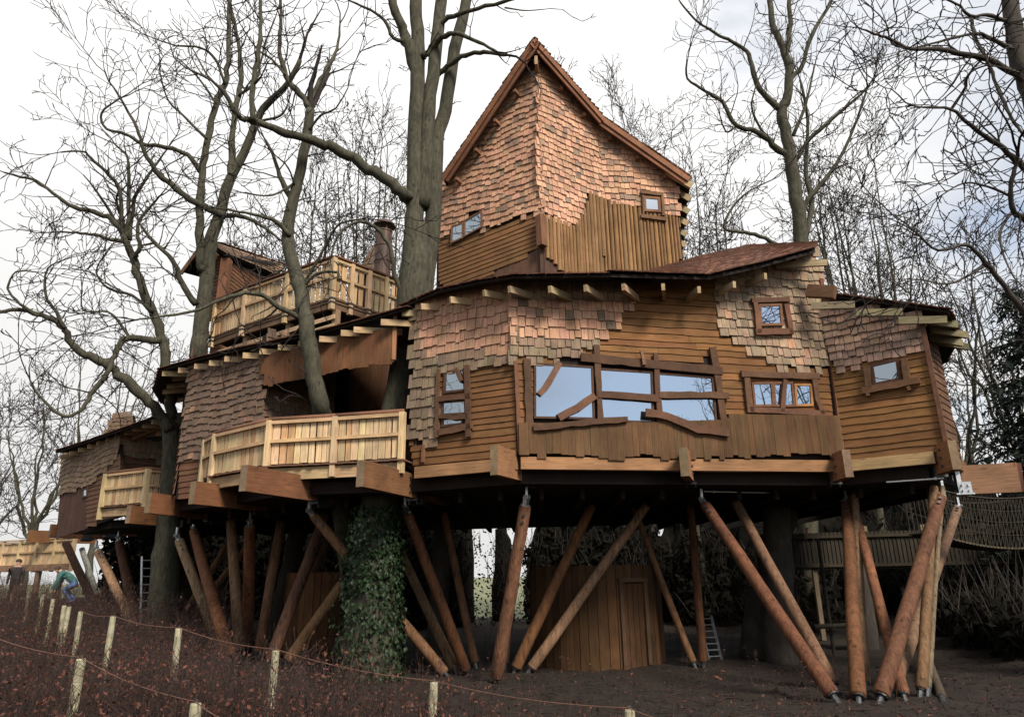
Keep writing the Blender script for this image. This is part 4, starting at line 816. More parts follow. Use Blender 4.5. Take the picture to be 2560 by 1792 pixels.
class Tree:
    def __init__(s, mn=.013): s.big = MB(); s.seg = []; s.paths = []; s.mn = mn
    def limb(s, px, d0, d1, w0, w1, sides=10, wig=None, tw=1.0):
        n = len(px); P = [aty(x, y, d0 + (d1 - d0) * i / (n - 1)) for i, (x, y) in enumerate(px)]; return s.limb3(P, w0 * d0 / FPX / 2 * 1.1, w1 * d1 / FPX / 2 * 1.1, sides, wig, tw)
    def limb3(s, P, r0, r1, sides=10, wig=None, tw=1.0):
        Q = smooth_path(P); n = len(Q); ra = [(r0 + (r1 - r0) * i / (n - 1)) * (1 + R.uniform(-.09, .11) * (.35 if sides >= 12 else 1)) for i in range(n)]; Q = [q + Vector(rnd()) * (wig or min(.045, (.07 if sides >= 12 else .22) * ra[i])) * (0 < i < n - 1) for i, q in enumerate(Q)]
        s.big.tube(Q, ra, sides); s.paths.append((Q, ra, tw)); return Q
    def grow(s, p, d, ln, r, lev, up=.06, den=1.0):
        st = .30 if lev < 2 else .22; n = max(3, int(ln / st)); st = ln / n; x, y, z = p; a, b, c = d
        for i in range(n):
            k = .17 + .05 * lev; a += R.gauss(0, k); b += R.gauss(0, k); c += R.gauss(0, k) + up; m = math.sqrt(a * a + b * b + c * c); a /= m; b /= m; c /= m
            x2, y2, z2 = x + a * st, y + b * st, z + c * st; ra = r * (1 - .75 * i / n); rb = r * (1 - .75 * (i + 1) / n)
            s.seg.append((x, y, z, x2, y2, z2, max(ra, s.mn), max(rb, s.mn * .7))); x, y, z = x2, y2, z2
            if lev < 3 and i > 0 and R.random() < (.62, .62, .5)[lev] * den:
                for _ in range(1 if lev else R.choice((1, 1, 2))):
                    g = rnd(); pr = a * g[0] + b * g[1] + c * g[2]; v = (g[0] - a * pr, g[1] - b * pr, g[2] - c * pr); m = math.sqrt(sum(q * q for q in v)) + 1e-6; w_ = R.uniform(.55, 1.1)
                    nd_ = (a + v[0] / m * w_, b + v[1] / m * w_, c + v[2] / m * w_ + up); m = math.sqrt(sum(q * q for q in nd_)); s.grow((x, y, z), tuple(q / m for q in nd_), ln * (1 - .45 * i / n) * R.uniform(.35, .62), max(rb * .62, .005), lev + 1, up, den)
    def twigs(s, per_m=1.6, ln=(.8, 2.0), lev=1, up=.05, rmax=.03, den=1.0, zmin=None):
        for Q, ra, tw in list(s.paths):
            for i in range(1, len(Q)):
                if ra[i] > .24 or (zmin and Q[i].z < zmin): continue
                L_ = (Q[i] - Q[i - 1]).length; k = per_m * tw * L_; k = int(k) + (R.random() < k - int(k)); t = (Q[i] - Q[i - 1]).normalized()
                for _ in range(k):
                    g = Vector(rnd()); g = (g - t * g.dot(t)).normalized(); dd = (t * R.uniform(.2, .9) + g + Vector((0, 0, .15))).normalized(); s.grow(tuple(Q[i - 1].lerp(Q[i], R.random())), tuple(dd), R.uniform(*ln) * (.7 if ra[i] > .1 else 1), min(rmax, ra[i] * .45), lev, up, den)
            e = Q[-1]; t = (Q[-1] - Q[-3]).normalized()
            if tw > 0: s.grow(tuple(e), tuple(t), R.uniform(*ln) * 1.3, ra[-1] * .9, lev, up, den)
    def build(s, name, label, cat='tree', bark='bark', twig='twig', base=None, group=None):
        th = thing(name, label, cat, base or (0, 0, 0), group)
        if s.big.v: s.big.build('trunk', bark, th, smooth=True)
        if s.seg: mesh_obj('crown', segs_mesh('crown', s.seg), twig, th)
        return th
# T1: big twin-stemmed tree through the roof, its foot wrapped in ivy
t = Tree(); bs = onground(925, 1700); bs.z -= .15; p2 = aty(1030, 745, 16.7)
low = [bs, aty(932, 1500, 16.5), aty(943, 1300, 16.5), aty(985, 1050, 16.6), aty(1010, 900, 16.65), p2, aty(1042, 660, 16.72), aty(1050, 560, 16.72)]
Q = smooth_path(low); n = len(Q); IVY = (Q, [(.66 - .34 * min(1, i / (n * .48))) for i in range(n)])
t.big.tube(Q, [IVY[1][i] if i < n * .5 else .33 + .09 * ss(n * .6, n * .72, i) - .22 * ss(n * .74, n, i) for i in range(n)], 16)
t.limb([(1020, 760), (1025, 690), (1037, 523), (1042, 299), (1045, 164), (1042, 50), (1038, -60)], 16.7, 16.7, 54, 32, 14, tw=.25)
t.limb([(1062, 760), (1068, 690), (1087, 498), (1092, 348), (1112, 274), (1137, 124), (1162, 25), (1180, -70)], 16.75, 17.2, 45, 28, 14, tw=.25)
t.limb([(1055, 520), (1066, 380), (1072, 279), (1092, 100), (1104, -10), (1110, -80)], 16.7, 16.6, 40, 30, 12, tw=.25)
t.limb([(1044, 200), (1020, 110), (1003, 65), (978, 0), (960, -60)], 16.65, 16.3, 34, 20, 10)
t.limb([(1018, 500), (1005, 478), (948, 438), (888, 398), (823, 366), (769, 348), (699, 326), (639, 304), (600, 292), (575, 258)], 16.5, 14.6, 34, 12, 10, tw=.5)
t.limb([(632, 302), (629, 239), (639, 174), (649, 100), (652, 0), (655, -60)], 14.8, 14.6, 17, 8, 8)
t.limb([(600, 292), (560, 230), (520, 190), (480, 120)], 14.7, 14.3, 10, 3, 6)
t.limb([(1092, 190), (1127, 159), (1162, 139), (1212, 132), (1267, 137)], 16.9, 16.0, 15, 10, 8, tw=.4)
t.limb([(1057, 145), (1087, 110), (1112, 90), (1142, 85), (1197, 105), (1242, 130)], 16.6, 15.6, 20, 7, 8, tw=.5)
t.limb([(1087, 65), (1137, 40), (1197, 22), (1272, 2), (1330, -20)], 16.6, 15.8, 15, 7, 8, tw=.6)
t.limb([(1262, 20), (1321, 27), (1376, 22)], 15.8, 15.4, 5, 2, 6, tw=.6)
t.limb([(1030, 110), (985, 95), (960, 50), (915, 20), (870, 0)], 16.6, 16, 12, 5, 8)
t.limb([(1010, 740), (988, 690), (975, 620), (945, 575), (915, 556), (880, 560), (845, 590), (828, 640)], 16.5, 15.6, 13, 5, 8, tw=.5)
t.twigs(1.3, (.6, 1.8)); T1 = t.build('bare_tree', 'largest bare grey tree with twin stems rising through the roof beside the tower', base=bs)
# ivy on the foot of T1
iv, jf = [], []
for k in range(9500):
    f = (R.random() ** .8) * (n * .46); i = int(f); c = Q[i].lerp(Q[i + 1], f - i); rr = IVY[1][i] + .02 + .13 * R.random() + (.22 * R.random() if R.random() < .06 else 0); a = R.uniform(0, 2 * math.pi)
    if c.z > 3.7: continue
    if noise.noise(Vector((a * 1.2, c.z * .9, 2))) < -.58 and c.z > 1.6: continue
    rd = Vector((math.cos(a), math.sin(a), 0)); o = c + rd * rr; s = R.uniform(.022, .07); nn = (rd + Vector(rnd()) * .45 + Vector((0, 0, .35))).normalized(); x = nn.cross(Vector((0, 0, 1)) + Vector(rnd()) * .3).normalized(); y = x.cross(nn)
    b = len(iv); iv += [o - y * s * 1.1, o + x * s * .8 + nn * .01, o + x * s * .3 + y * s * .5, o + y * s, o - x * s * .3 + y * s * .5, o - x * s * .8 + nn * .01]; jf += [(b, b + 1, b + 2, b + 3), (b, b + 3, b + 4, b + 5)]
o = mesh_obj('ivy', pyd('ivy', iv, jf), 'ivy_leaf', kind='stuff'); tag(o, 'dark green ivy wrapped round the foot of the largest tree', 'ivy')
# T2: slim leaning tree through the deck
t = Tree(); bs = aty(900, 1640, 19); bs.z = gh(bs.x, 19) - .1
t.limb3([bs, aty(850, 1250, 17.5), aty(812, 1060, 16.5), aty(800, 1010, 16.0), aty(782, 918, 15.85), aty(770, 839, 15.8), aty(758, 759, 15.9), aty(742, 691, 16.1), aty(722, 622, 16.2), aty(720, 572, 16.2), aty(734, 498, 16.1), aty(749, 438, 16), aty(764, 358, 15.9), aty(776, 274, 15.8)], .23, .12, 12, tw=.5)
t.limb([(776, 274), (739, 224), (714, 189), (699, 124), (704, 50), (699, -20)], 15.8, 15.4, 18, 8, 8); t.limb([(776, 280), (794, 214), (823, 164), (843, 120), (850, 60)], 15.8, 16.3, 15, 5, 8)
t.limb([(760, 815), (750, 795), (699, 767), (647, 735), (599, 735), (551, 751), (480, 779), (400, 791), (340, 800)], 16.1, 14.0, 15, 4, 8); t.limb([(750, 740), (770, 703), (798, 683), (838, 679), (846, 690)], 16.1, 15.4, 10, 5, 8)
t.limb([(724, 590), (690, 555), (650, 540), (600, 530), (540, 520)], 16.1, 15.0, 13, 4, 8); t.limb([(730, 500), (700, 440), (680, 380), (660, 345)], 16.1, 15.6, 15, 5, 8); t.limb([(740, 470), (720, 420), (690, 390)], 16, 15, 6, 3, 6)
t.limb([(752, 720), (790, 660), (820, 600), (850, 560), (900, 548)], 16.1, 15.3, 9, 4, 6); t.limb([(769, 330), (800, 290), (840, 270), (870, 220)], 15.8, 15.2, 8, 3, 6); t.limb([(745, 450), (700, 480), (660, 490), (600, 480)], 16, 15.2, 7, 3, 6); t.limb([(714, 189), (680, 150), (640, 120), (600, 60)], 15.5, 15, 8, 3, 6)
t.twigs(2.0, (.6, 1.8)); t.twigs(.5, (1.0, 2.2), 0); t.build('bare_tree', 'slim leaning bare tree growing up through the lower deck balcony', base=bs)
# T3: tall double stem behind the left roof
t = Tree(); bs = aty(428, 1540, 24); bs.z = gh(bs.x, 24) - .1
t.limb3([bs, aty(470, 1200, 22.5), aty(495, 902, 21.5), aty(500, 839, 21.5), aty(510, 760, 21.5), aty(519, 679, 21.5), aty(530, 597, 21.5), aty(553, 523, 21.5), aty(575, 449, 21.5), aty(610, 383, 21.4), aty(640, 305, 21.2), aty(666, 261, 21), aty(719, 209, 20.6), aty(750, 150, 20.3)], .31, .08, 14, tw=.5)
t.limb([(505, 680), (501, 640), (499, 523), (505, 436), (518, 348), (540, 261), (562, 209), (571, 131), (571, 0), (570, -60)], 21.4, 21, 24, 9, 10); t.limb([(577, 440), (579, 400), (581, 327), (597, 240), (601, 174), (592, 87), (571, -10)], 21.4, 21.8, 20, 8, 8)
t.limb([(557, 540), (479, 501), (414, 449), (383, 418), (357, 370), (344, 322), (300, 244), (270, 200)], 21.4, 19.5, 18, 4, 8); t.limb([(501, 430), (470, 388), (414, 368), (357, 361), (314, 335), (266, 322), (253, 283), (300, 246)], 21.3, 19.8, 13, 4, 8)
t.limb([(560, 540), (600, 540), (650, 560), (700, 600)], 21.3, 20.3, 14, 5, 8); t.limb([(562, 209), (540, 150), (500, 120), (440, 115), (380, 95)], 21, 20, 9, 3, 6); t.limb([(597, 240), (640, 200), (660, 120), (690, 40)], 21.5, 21, 9, 4, 6); t.limb([(640, 305), (700, 290), (720, 260)], 21, 20.6, 9, 4, 6); t.limb([(518, 348), (470, 300), (420, 250), (400, 180)], 21, 20.2, 8, 3, 6); t.limb([(540, 261), (500, 200), (450, 150)], 21, 20.4, 7, 3, 6)
t.limb([(490, 760), (450, 700), (430, 650), (380, 600), (350, 560)], 21.2, 20, 18, 5, 8)
t.twigs(1.8, (.7, 2.2)); t.twigs(.6, (1.4, 3.0), 0); t.build('bare_tree', 'tall bare double-stemmed tree standing left of the gabled hut', base=bs)
# T4: spreading tree between the far left and left pavilions
t = Tree(); bs = aty(405, 1565, 22.3); bs.z = gh(bs.x, 22.3) - .1
t.limb3([bs, aty(412, 1450, 22.3), aty(421, 1330, 22.3), aty(432, 1180, 22.2), aty(430, 1100, 22.2), aty(416, 1042, 22.1)], .48, .22, 14, tw=0)
t.limb([(424, 1075), (393, 1028), (349, 983), (299, 938), (249, 898), (204, 881), (174, 849), (159, 819), (120, 794), (50, 774), (0, 779), (-40, 770)], 22, 19.5, 27, 6, 10, tw=.7)
t.limb([(428, 1050), (428, 1000), (421, 948), (413, 888), (403, 839), (383, 779), (354, 714), (334, 649), (324, 624), (309, 590)], 22.2, 21.8, 26, 16, 10, tw=.7)
t.limb([(312, 600), (279, 600), (239, 587), (189, 582), (147, 580)], 21.8, 20.5, 12, 4, 8); t.limb([(309, 590), (279, 550), (234, 530), (187, 518), (144, 492), (91, 453), (44, 440), (9, 431)], 21.8, 19.8, 15, 4, 8); t.limb([(315, 595), (322, 544), (322, 436), (318, 392), (287, 361)], 21.8, 21.4, 12, 4, 8); t.limb([(325, 600), (335, 501), (361, 453), (392, 409), (420, 370)], 21.8, 22.3, 11, 4, 8); t.limb([(305, 570), (300, 479), (270, 436), (226, 396), (209, 379), (152, 381)], 21.7, 20.6, 11, 4, 8); t.limb([(335, 640), (350, 620), (345, 560), (390, 500), (400, 490)], 21.7, 21.2, 12, 4, 8)
t.limb([(403, 850), (370, 850), (325, 845), (300, 860), (285, 890), (270, 930), (230, 980), (215, 1010), (180, 1040), (140, 1030), (90, 980), (75, 950)], 21.9, 20, 18, 4, 8); t.limb([(160, 820), (140, 780), (118, 750), (112, 710), (120, 670), (160, 650)], 20.3, 19.6, 10, 3, 6); t.limb([(95, 790), (50, 760), (20, 720), (40, 680), (90, 680)], 19.9, 19.4, 8, 3, 6); t.limb([(325, 845), (300, 810), (270, 780), (208, 775), (205, 720)], 21.6, 20.8, 8, 3, 6); t.limb([(383, 779), (330, 740), (270, 720), (240, 680), (260, 640)], 21.8, 21, 9, 3, 6)
t.twigs(2.0, (.7, 2.0)); t.twigs(.5, (1.3, 2.8), 0); t.build('bare_tree', 'spreading bare tree with low left limbs between the two left pavilions', base=bs)
# T5: tall tree right of the tower
t = Tree(); bs = aty(2010, 1450, 26); bs.z = gh(bs.x, 26)
t.limb3([bs, aty(2008, 800, 26), aty(2005, 612, 26), aty(1993, 498, 26), aty(1980, 423, 26), aty(1973, 373, 26), aty(1963, 324, 26), aty(1953, 279, 26), aty(1968, 245, 26), aty(1973, 174, 26), aty(1963, 139, 26), aty(1948, 100, 26), aty(1931, 60, 26), aty(1923, -10, 26)], .33, .12, 14, tw=.5)
for px, e, w0, w1 in (([(1968, 390), (1923, 353), (1883, 326), (1843, 316), (1804, 254), (1764, 229), (1719, 197), (1719, 149)], 24.5, 18, 4), ([(1952, 275), (1908, 239), (1883, 184), (1871, 139), (1840, 110), (1799, 90), (1739, 50), (1700, 5)], 25, 17, 4), ([(1972, 200), (2005, 165), (2028, 90), (2073, 15), (2090, -40)], 26.5, 15, 7), ([(1983, 339), (2013, 264), (2028, 200), (2040, 150)], 26.4, 10, 3),
                      ([(1990, 400), (2028, 343), (2097, 284), (2162, 226), (2167, 205)], 25, 12, 4), ([(2000, 560), (2018, 503), (2063, 448), (2107, 383), (2142, 299), (2167, 224)], 25.2, 14, 5), ([(2006, 610), (2028, 523), (2015, 430), (2020, 300), (2000, 200)], 26.6, 16, 6), ([(1963, 139), (1975, 60), (1972, -20)], 26, 17, 10), ([(1920, 350), (1890, 300), (1880, 250), (1900, 190)], 25.2, 8, 3), ([(1950, 615), (1900, 590), (1850, 580), (1810, 570), (1830, 520), (1870, 480), (1930, 450)], 25, 11, 3), ([(1840, 316), (1815, 330), (1800, 290)], 24.8, 6, 3)):
    t.limb(px, 26, e, w0, w1, 8)
t.twigs(1.5, (.8, 2.6), up=.07); t.twigs(.5, (1.5, 3.2), 0, up=.07); t.build('bare_tree', 'tall bare tree standing behind the right roof with zigzag limbs', base=bs)
# T6: tree outside the right edge, its limbs reaching in
t = Tree(); bs = onground(2760, 1700)
t.limb3([bs, aty(2720, 1100, 14), aty(2640, 500, 14), aty(2590, 260, 14), aty(2560, 174, 14), aty(2540, 100, 14), aty(2521, -20, 14)], .34, .17, 12, tw=.4)
for px, e, w0, w1 in (([(2575, 215), (2500, 165), (2446, 144), (2346, 124), (2277, 122), (2222, 97), (2187, 85), (2147, 70)], 13, 18, 4), ([(2550, 130), (2471, 95), (2431, 85), (2346, 105), (2270, 125)], 13.4, 13, 4), ([(2535, 60), (2480, 40), (2426, 40), (2390, 10), (2340, -10)], 13.5, 12, 5), ([(2426, 42), (2441, 100), (2476, 169), (2496, 224), (2526, 289), (2560, 339), (2600, 380)], 13, 10, 6), ([(2640, 480), (2560, 418), (2521, 383), (2466, 344), (2421, 309), (2376, 274), (2307, 269)], 12.6, 18, 5), ([(2376, 276), (2411, 224), (2421, 189), (2466, 164), (2540, 180)], 13, 8, 4),
                      ([(2680, 640), (2560, 548), (2536, 528), (2526, 473), (2541, 408), (2545, 380)], 13, 17, 8), ([(2524, 490), (2471, 468), (2411, 458), (2351, 490)], 12.8, 7, 3), ([(2700, 960), (2620, 850), (2560, 782), (2496, 697), (2456, 647), (2416, 612), (2346, 627), (2292, 583)], 12.6, 18, 5), ([(2376, 276), (2372, 310), (2366, 345)], 12.6, 5, 2), ([(2530, 530), (2500, 580), (2510, 640), (2540, 700)], 12.8, 8, 3), ([(2470, 660), (2420, 690), (2370, 710), (2310, 700)], 12.6, 8, 3), ([(2190, 86), (2240, 60), (2235, 20)], 13, 5, 3), ([(2277, 122), (2230, 110), (2215, 60), (2180, 20)], 13, 5, 3)):
    t.limb(px, 14, e, w0, w1, 8)
t.twigs(2.2, (.6, 1.9), up=-.03); t.twigs(.6, (1.2, 2.4), 0, up=-.04); t.build('bare_tree', 'dark bare tree reaching in from the right edge with drooping twigs', bark='bark_dark', base=bs)
# background trees: fans of upright stems
def fan(px, d, ytop, spread, label, lead=6, r=.22, fork=.3, den=1.0):
    t = Tree(.0175); b = aty(px, 1440, d); b.z = gh(b.x, d); b.x = aty(px, 700, d).x; H_ = aty(px, ytop, d).z; f = b.z + (H_ - b.z) * fork; lean = R.uniform(-.5, .5)
    k = Vector((b.x + lean, d, f)); t.limb3([b, Vector((b.x + lean * .3, d, b.z + (f - b.z) * .5)), k], r, r * .7, 8, tw=0); sp = spread * d / FPX
    for i in range(lead):
        a = R.uniform(0, 2 * math.pi); q = (i + .5) / lead; x = (q * 2 - 1) * sp * R.uniform(.85, 1.25); y = R.uniform(-1, 1) * sp * .7; top = f + (H_ - f) * (1 - .3 * abs(q * 2 - 1)) * R.uniform(.78, 1.0)
        st = k - Vector((0, 0, (f - b.z) * R.uniform(0, .25)))
        t.limb3([st, st + Vector((x * .35, y * .35, (top - f) * .25)), st + Vector((x * .7 + R.uniform(-.3, .3), y * .7, (top - f) * .6)), Vector((b.x + lean + x, d + y, top - .8))], r * .45, .025, 6, wig=.06)
    t.twigs(1.0 * den, (1.6, 3.6), 0, up=.06, rmax=.026, den=1.0); t.build('background_tree', label, base=b, bark='bark', group='bare trees standing behind the tree house')
for a in ((1425, 34, 235, 70, 'bare fan-shaped tree directly right of the tower roof ridge', 5), (1585, 36, 195, 120, 'bushy bare tree above the tower right slope', 8), (1690, 31, 300, 130, 'bare tree right beside the tower rafter ends', 8), (1830, 38, 470, 110, 'low bare tree between the tower and the zigzag tree', 7),
          (2105, 30, 330, 110, 'bare tree with grey trunk right of the zigzag tree', 7), (2160, 31, 330, 170, 'wide fan bare tree over the lower right roof', 9), (2290, 33, 590, 150, 'low bare tree over the right eave corner', 7), (2440, 27, 560, 140, 'low bushy bare tree at the right edge above the conifer', 7), (775, 31, 400, 90, 'slim bare tree behind the leaning deck tree', 5), (905, 33, 230, 130, 'bare fan tree left of the largest trunk', 9),
          (650, 37, 460, 100, 'bare tree above the gabled hut', 6), (1000, 38, 420, 90, 'faint bare tree behind the flue', 5), (340, 42, 780, 140, 'distant bare tree behind the spreading left tree', 7), (80, 44, 1040, 130, 'distant low bare tree at the left edge', 8), (200, 40, 960, 120, 'distant bare tree above the far left roof', 7), (-40, 38, 900, 120, 'bare tree cut by the left edge', 6)):
    fan(*a[:5], lead=a[5])
# dark conifer at the right edge
def conifer(px, d, ytop, r, label):
    b = aty(px, 1400, d); b.z = gh(b.x, d); b.x = aty(px, ytop, d).x; H_ = aty(px, ytop, d).z; th = thing('conifer_tree', label, 'conifer', b); mb = MB(); mb.tube([b, Vector((b.x, d, H_))], [.25, .02], 8); mb.build('trunk', 'bark_dark', th); vs, fs = [], []
    z = b.z + 1
    while z < H_ - .1:
        rr = r * (1 - (z - b.z) / (H_ - b.z)) ** .8 + .15
        for _ in range(7):
            a = R.uniform(0, 6.283); ln = rr * R.uniform(.6, 1.15); dx, dy = math.cos(a), math.sin(a); n = max(4, int(ln / .11))
            for i in range(n):
                q = (i + 1) / n; c = Vector((b.x + dx * ln * q, d + dy * ln * q, z + .1 * ln * q - .32 * ln * q * q))
                for s in range(3):
                    v = (Vector((dx, dy, -.25)) * .5 + Vector(rnd()) * .55 - Vector((0, 0, .25))).normalized(); l = R.uniform(.14, .3); w_ = v.cross(Vector(rnd())).normalized() * .035; k = len(vs); vs += [c - w_, c + w_, c + v * l + w_ * .3, c + v * l - w_ * .3]; fs.append((k, k + 1, k + 2, k + 3))
        z += .21
    mesh_obj('foliage', pyd('foliage', vs, fs), 'needle', th)
conifer(2525, 22, 720, 3.9, 'dark drooping conifer at the right edge beside the low eave'); conifer(2680, 20, 700, 3.2, 'dark conifer mostly outside the right edge')
# thicket of dark undergrowth behind and right of the house
vs, fs, seg = [], [], []
def bush(cx, cy, rx, ry, h, n, sz=1.0):
    for _ in range(n):
        a, q = R.uniform(0, 6.283), math.sqrt(R.random()); x, y = cx + rx * q * math.cos(a), cy + ry * q * math.sin(a); z = gh(x, y) + h * R.random() * (1 - .4 * q); o = Vector((x, y, z)); u = Vector(rnd()).normalized() * R.uniform(.1, .26) * sz; v = u.orthogonal().normalized() * R.uniform(.06, .16) * sz; k = len(vs); vs.extend([o - u, o + v, o + u, o - v]); fs.append((k, k + 1, k + 2, k + 3))
        if R.random() < .12: seg.append((x, y, z, x + R.gauss(0, .3), y + R.gauss(0, .3), z + R.uniform(.5, 1.4), .018, .006))
for k in range(16): bush(10 + k * 1.7 + R.uniform(-.5, .5), R.uniform(25, 31), 1.8, 2, R.uniform(4.0, 5.6), 800)
for x in (-17, -15.4, -14, -12.3, -10.6, -9.4, -7.6, -6.2, -4.7, -3.4, 1.6, 3.2, 4.8, 6.4, 8, 9.6, -1.9, .1): bush(x, R.uniform(31, 35), 1.2, 1.2, R.uniform(4.8, 6.0), 1100 if x not in (-1.9, .1) else 420, 1 if x not in (-1.9, .1) else .45)
for x, y in ((12.5, 19), (14, 16.5), (15.5, 18), (13.5, 22), (12.2, 16.6)): bush(x, y, 1.5, 1.5, 1.6, 700)
def mound(cx, cy, rx, ry, h):
    k0 = len(vs); nu, nv = 12, 5
    for j in range(nv + 1):
        for i in range(nu):
            a = 6.283 * i / nu; e = math.pi / 2 * j / nv; q = 1 + .28 * noise.noise(Vector((cx + math.cos(a) * 1.3, cy + math.sin(a) * 1.3, e * 2))); x = cx + rx * math.cos(a) * math.cos(e) ** .6 * q; y = cy + ry * math.sin(a) * math.cos(e) ** .6 * q; vs.append(Vector((x, y, gh(cx, cy) - .2 + h * math.sin(e) * q)))
    for j in range(nv):
        for i in range(nu): fs.append((k0 + j * nu + i, k0 + j * nu + (i + 1) % nu, k0 + (j + 1) * nu + (i + 1) % nu, k0 + (j + 1) * nu + i))
for x in (-18, -16.2, -14.4, -12.8, -11.2, -9.4, -7.7, -6.1, -4.6, -3.4, 1.7, 3.2, 4.8, 6.4, 8, 9.6, 11.2): mound(x, 36 + R.uniform(-1, 1), 1.2, 1.2, R.uniform(4.4, 5.6))
mound(-2.6, 36, .62, .8, 5.2); mound(-.6, 36, .55, .8, 4.9)
for k in range(16): mound(11 + k * 1.9, 31 + R.uniform(-1, 1.5), 1.5, 1.5, R.uniform(4.2, 5.4))
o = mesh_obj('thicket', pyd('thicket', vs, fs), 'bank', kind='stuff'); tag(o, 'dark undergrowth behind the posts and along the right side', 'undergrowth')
o = mesh_obj('thicket_twigs', segs_mesh('thicket_twigs', seg), 'twig', kind='stuff'); tag(o, 'bare twigs standing in the dark undergrowth', 'undergrowth')
for x, y, lx, r, lb in ((1880, 19.5, .9, .42, 'dark leaning trunk right of the ladder'), (1945, 18.5, .3, .4, 'mossy trunk behind the long leaning post'), (2160, 21, .2, .35, 'grey trunk behind the upright orange post'), (1090, 21, .1, .3, 'dark trunk in the gap right of the ivy tree'), (690, 24, .3, .35, 'dark trunk in the gap behind the deck posts')):
    b = aty(x, 1600, y); b.z = gh(b.x, y) - .1; t = Tree(); t.limb3([b, b + Vector((lx * .4, 0, 1.3)), b + Vector((lx, .1, 2.6)), b + Vector((lx * 1.5, .2, 3.95))], r, r * .8, 12, tw=0); t.build('dark_tree', lb, 'tree', base=b, bark='bark_dark')

# behind the viewpoint: belt added to block low sky light; trees mirrored in panes
wv, wf, wseg = [], [], []
vs, fs, seg = wv, wf, wseg
for k in range(22): bush(-34 + k * 3.2 + R.uniform(-1, 1), R.uniform(-14, -10), 2.4, 2.2, R.uniform(7, 9.5), 520)
o = mesh_obj('shade_belt', pyd('shade_belt', wv, wf), 'thicket_leaf', kind='stuff'); tag(o, 'unseen dark evergreen belt behind the viewpoint, added to block low sky light', 'light blocker')
for x, y, h, lb in ((22, -6, 13.5, 'tall bare tree behind the viewpoint mirrored in the right panes'), (27.5, -5, 15.5, 'second bare tree behind the viewpoint mirrored in the far right panes'), (-21, 1.0, 15, 'bare tree behind the viewpoint mirrored in the narrow left panes')):
    t = Tree(.012); b = Vector((x, y, gh(x, y))); k = b + Vector((.3, .2, h * .35)); t.limb3([b, b.lerp(k, .5), k], .32, .24, 8, tw=0)
    for i in range(8):
        a = i * .785 + R.uniform(-.3, .3); e = k + Vector((math.cos(a) * h * .28, math.sin(a) * h * .28, h * R.uniform(.45, .62))); t.limb3([k, k.lerp(e, .4) + Vector((math.cos(a) * .6, math.sin(a) * .6, -.3)), e], .14, .03, 6, wig=.08)
    t.twigs(1.2, (1.2, 2.8), up=.08, rmax=.03); t.build('background_tree', lb, base=b, group='bare trees behind the viewpoint')
# ------------------------------------------------------------------ bridges
wk = thing('walkway', 'raised timber walkway with pale slatted sides at the far left', 'walkway', (-26, 36, 2.4))
W0, W1 = aty(-80, 1415, 37), aty(176, 1418, 33.5); W0.z = W1.z = 2.95
for k in range(6): rail_run(wk, W0.lerp(W1, k / 6), W0.lerp(W1, (k + 1) / 6), 1.2, hand=False, sw=(.14, .2), ps=.14, last=(k == 5))
beam('deck_beam', W0 - Vector((0, 0, .1)), W1 - Vector((0, 0, .1)), .3, .3, wk, (.22, .13, .08)); beam('top_rail', W0 + Vector((0, 0, 1.22)), W1 + Vector((0, 0, 1.22)), .16, .06, wk, PALE2)
for k in range(5): p = W0.lerp(W1, (k + .6) / 5); beam('leg', (p.x, p.y, gh(p.x, p.y) - .1), (p.x, p.y, 2.9), .2, .2, wk, (.2, .13, .09), 'wood_up')
wk2 = thing('walkway', 'short walkway stretch seen between the far left posts', 'walkway', (-14, 33, 2.4)); W2, W3 = aty(270, 1405, 33), aty(350, 1402, 33); W2.z = W3.z = 3.0
rail_run(wk2, W2, W3, .6, hand=False, last=True); beam('deck_beam', W2, W3, .3, .25, wk2, (.2, .12, .07))
for p in (W2, W3): beam('leg', (p.x, p.y, gh(p.x, p.y)), (p.x, p.y, 3), .16, .16, wk2, (.2, .13, .09), 'wood_up')
rb = thing('rope_bridge', 'rope net bridge with weathered slats at the right behind the posts', 'bridge', (13, 21, 3))
B0, B1 = aty(2330, 1330, 20.5), aty(2700, 1345, 19.5); hgt = 1.35; mb = MB(); dv = B1 - B0; Zv = Vector((0, 0, 1))
def sag(q): return B0 + dv * q - Zv * .35 * (4 * q * (1 - q))
for z, r_ in ((0, .03), (.35, .012), (.7, .012), (1.0, .012), (hgt, .028)): mb.tube([sag(k / 16) + Zv * z for k in range(17)], [r_] * 17, 5)
for k in range(40):
    q = k / 39; mb.tube([sag(q), sag(q) + Zv * hgt], [.012, .012], 4)
    if k < 35: mb.tube([sag(q), sag(q + .1) + Zv * hgt], [.01, .01], 4)
mb.build('rope_net', 'old_rope', rb)
mb = MB(); off = Vector((.1, 1.3, 0))
for z, r_ in ((.7, .012), (hgt, .028)): mb.tube([sag(k / 16) + off + Zv * z for k in range(17)], [r_] * 17, 5)
for k in range(30): q = k / 29; mb.tube([sag(q) + off, sag(q) + off + Zv * hgt], [.012, .012], 4)
mb.build('rope_net', 'old_rope', rb)
for k in range(44): q = k / 43; beam('tread', sag(q) - Vector((0, .05, 0)), sag(q) + off, .12, .04, rb, jit((.09, .07, .045), .2), 'wood_any')
lf = thing('slat_fence', 'dark weathered slat screen below the rope bridge', 'fence', (12, 22, 2)); L0, L1 = aty(1900, 1420, 24), aty(2640, 1425, 22)
for k in range(70):
    p = L0.lerp(L1, k / 69); place('slat', 'box', 'wood_up', lf, frame(Vector((.11, 0, 0)), Zv * 1.15, Vector((0, .03, 0)), Vector((p.x, p.y, 2.75))), jit((.03, .024, .016), .25))
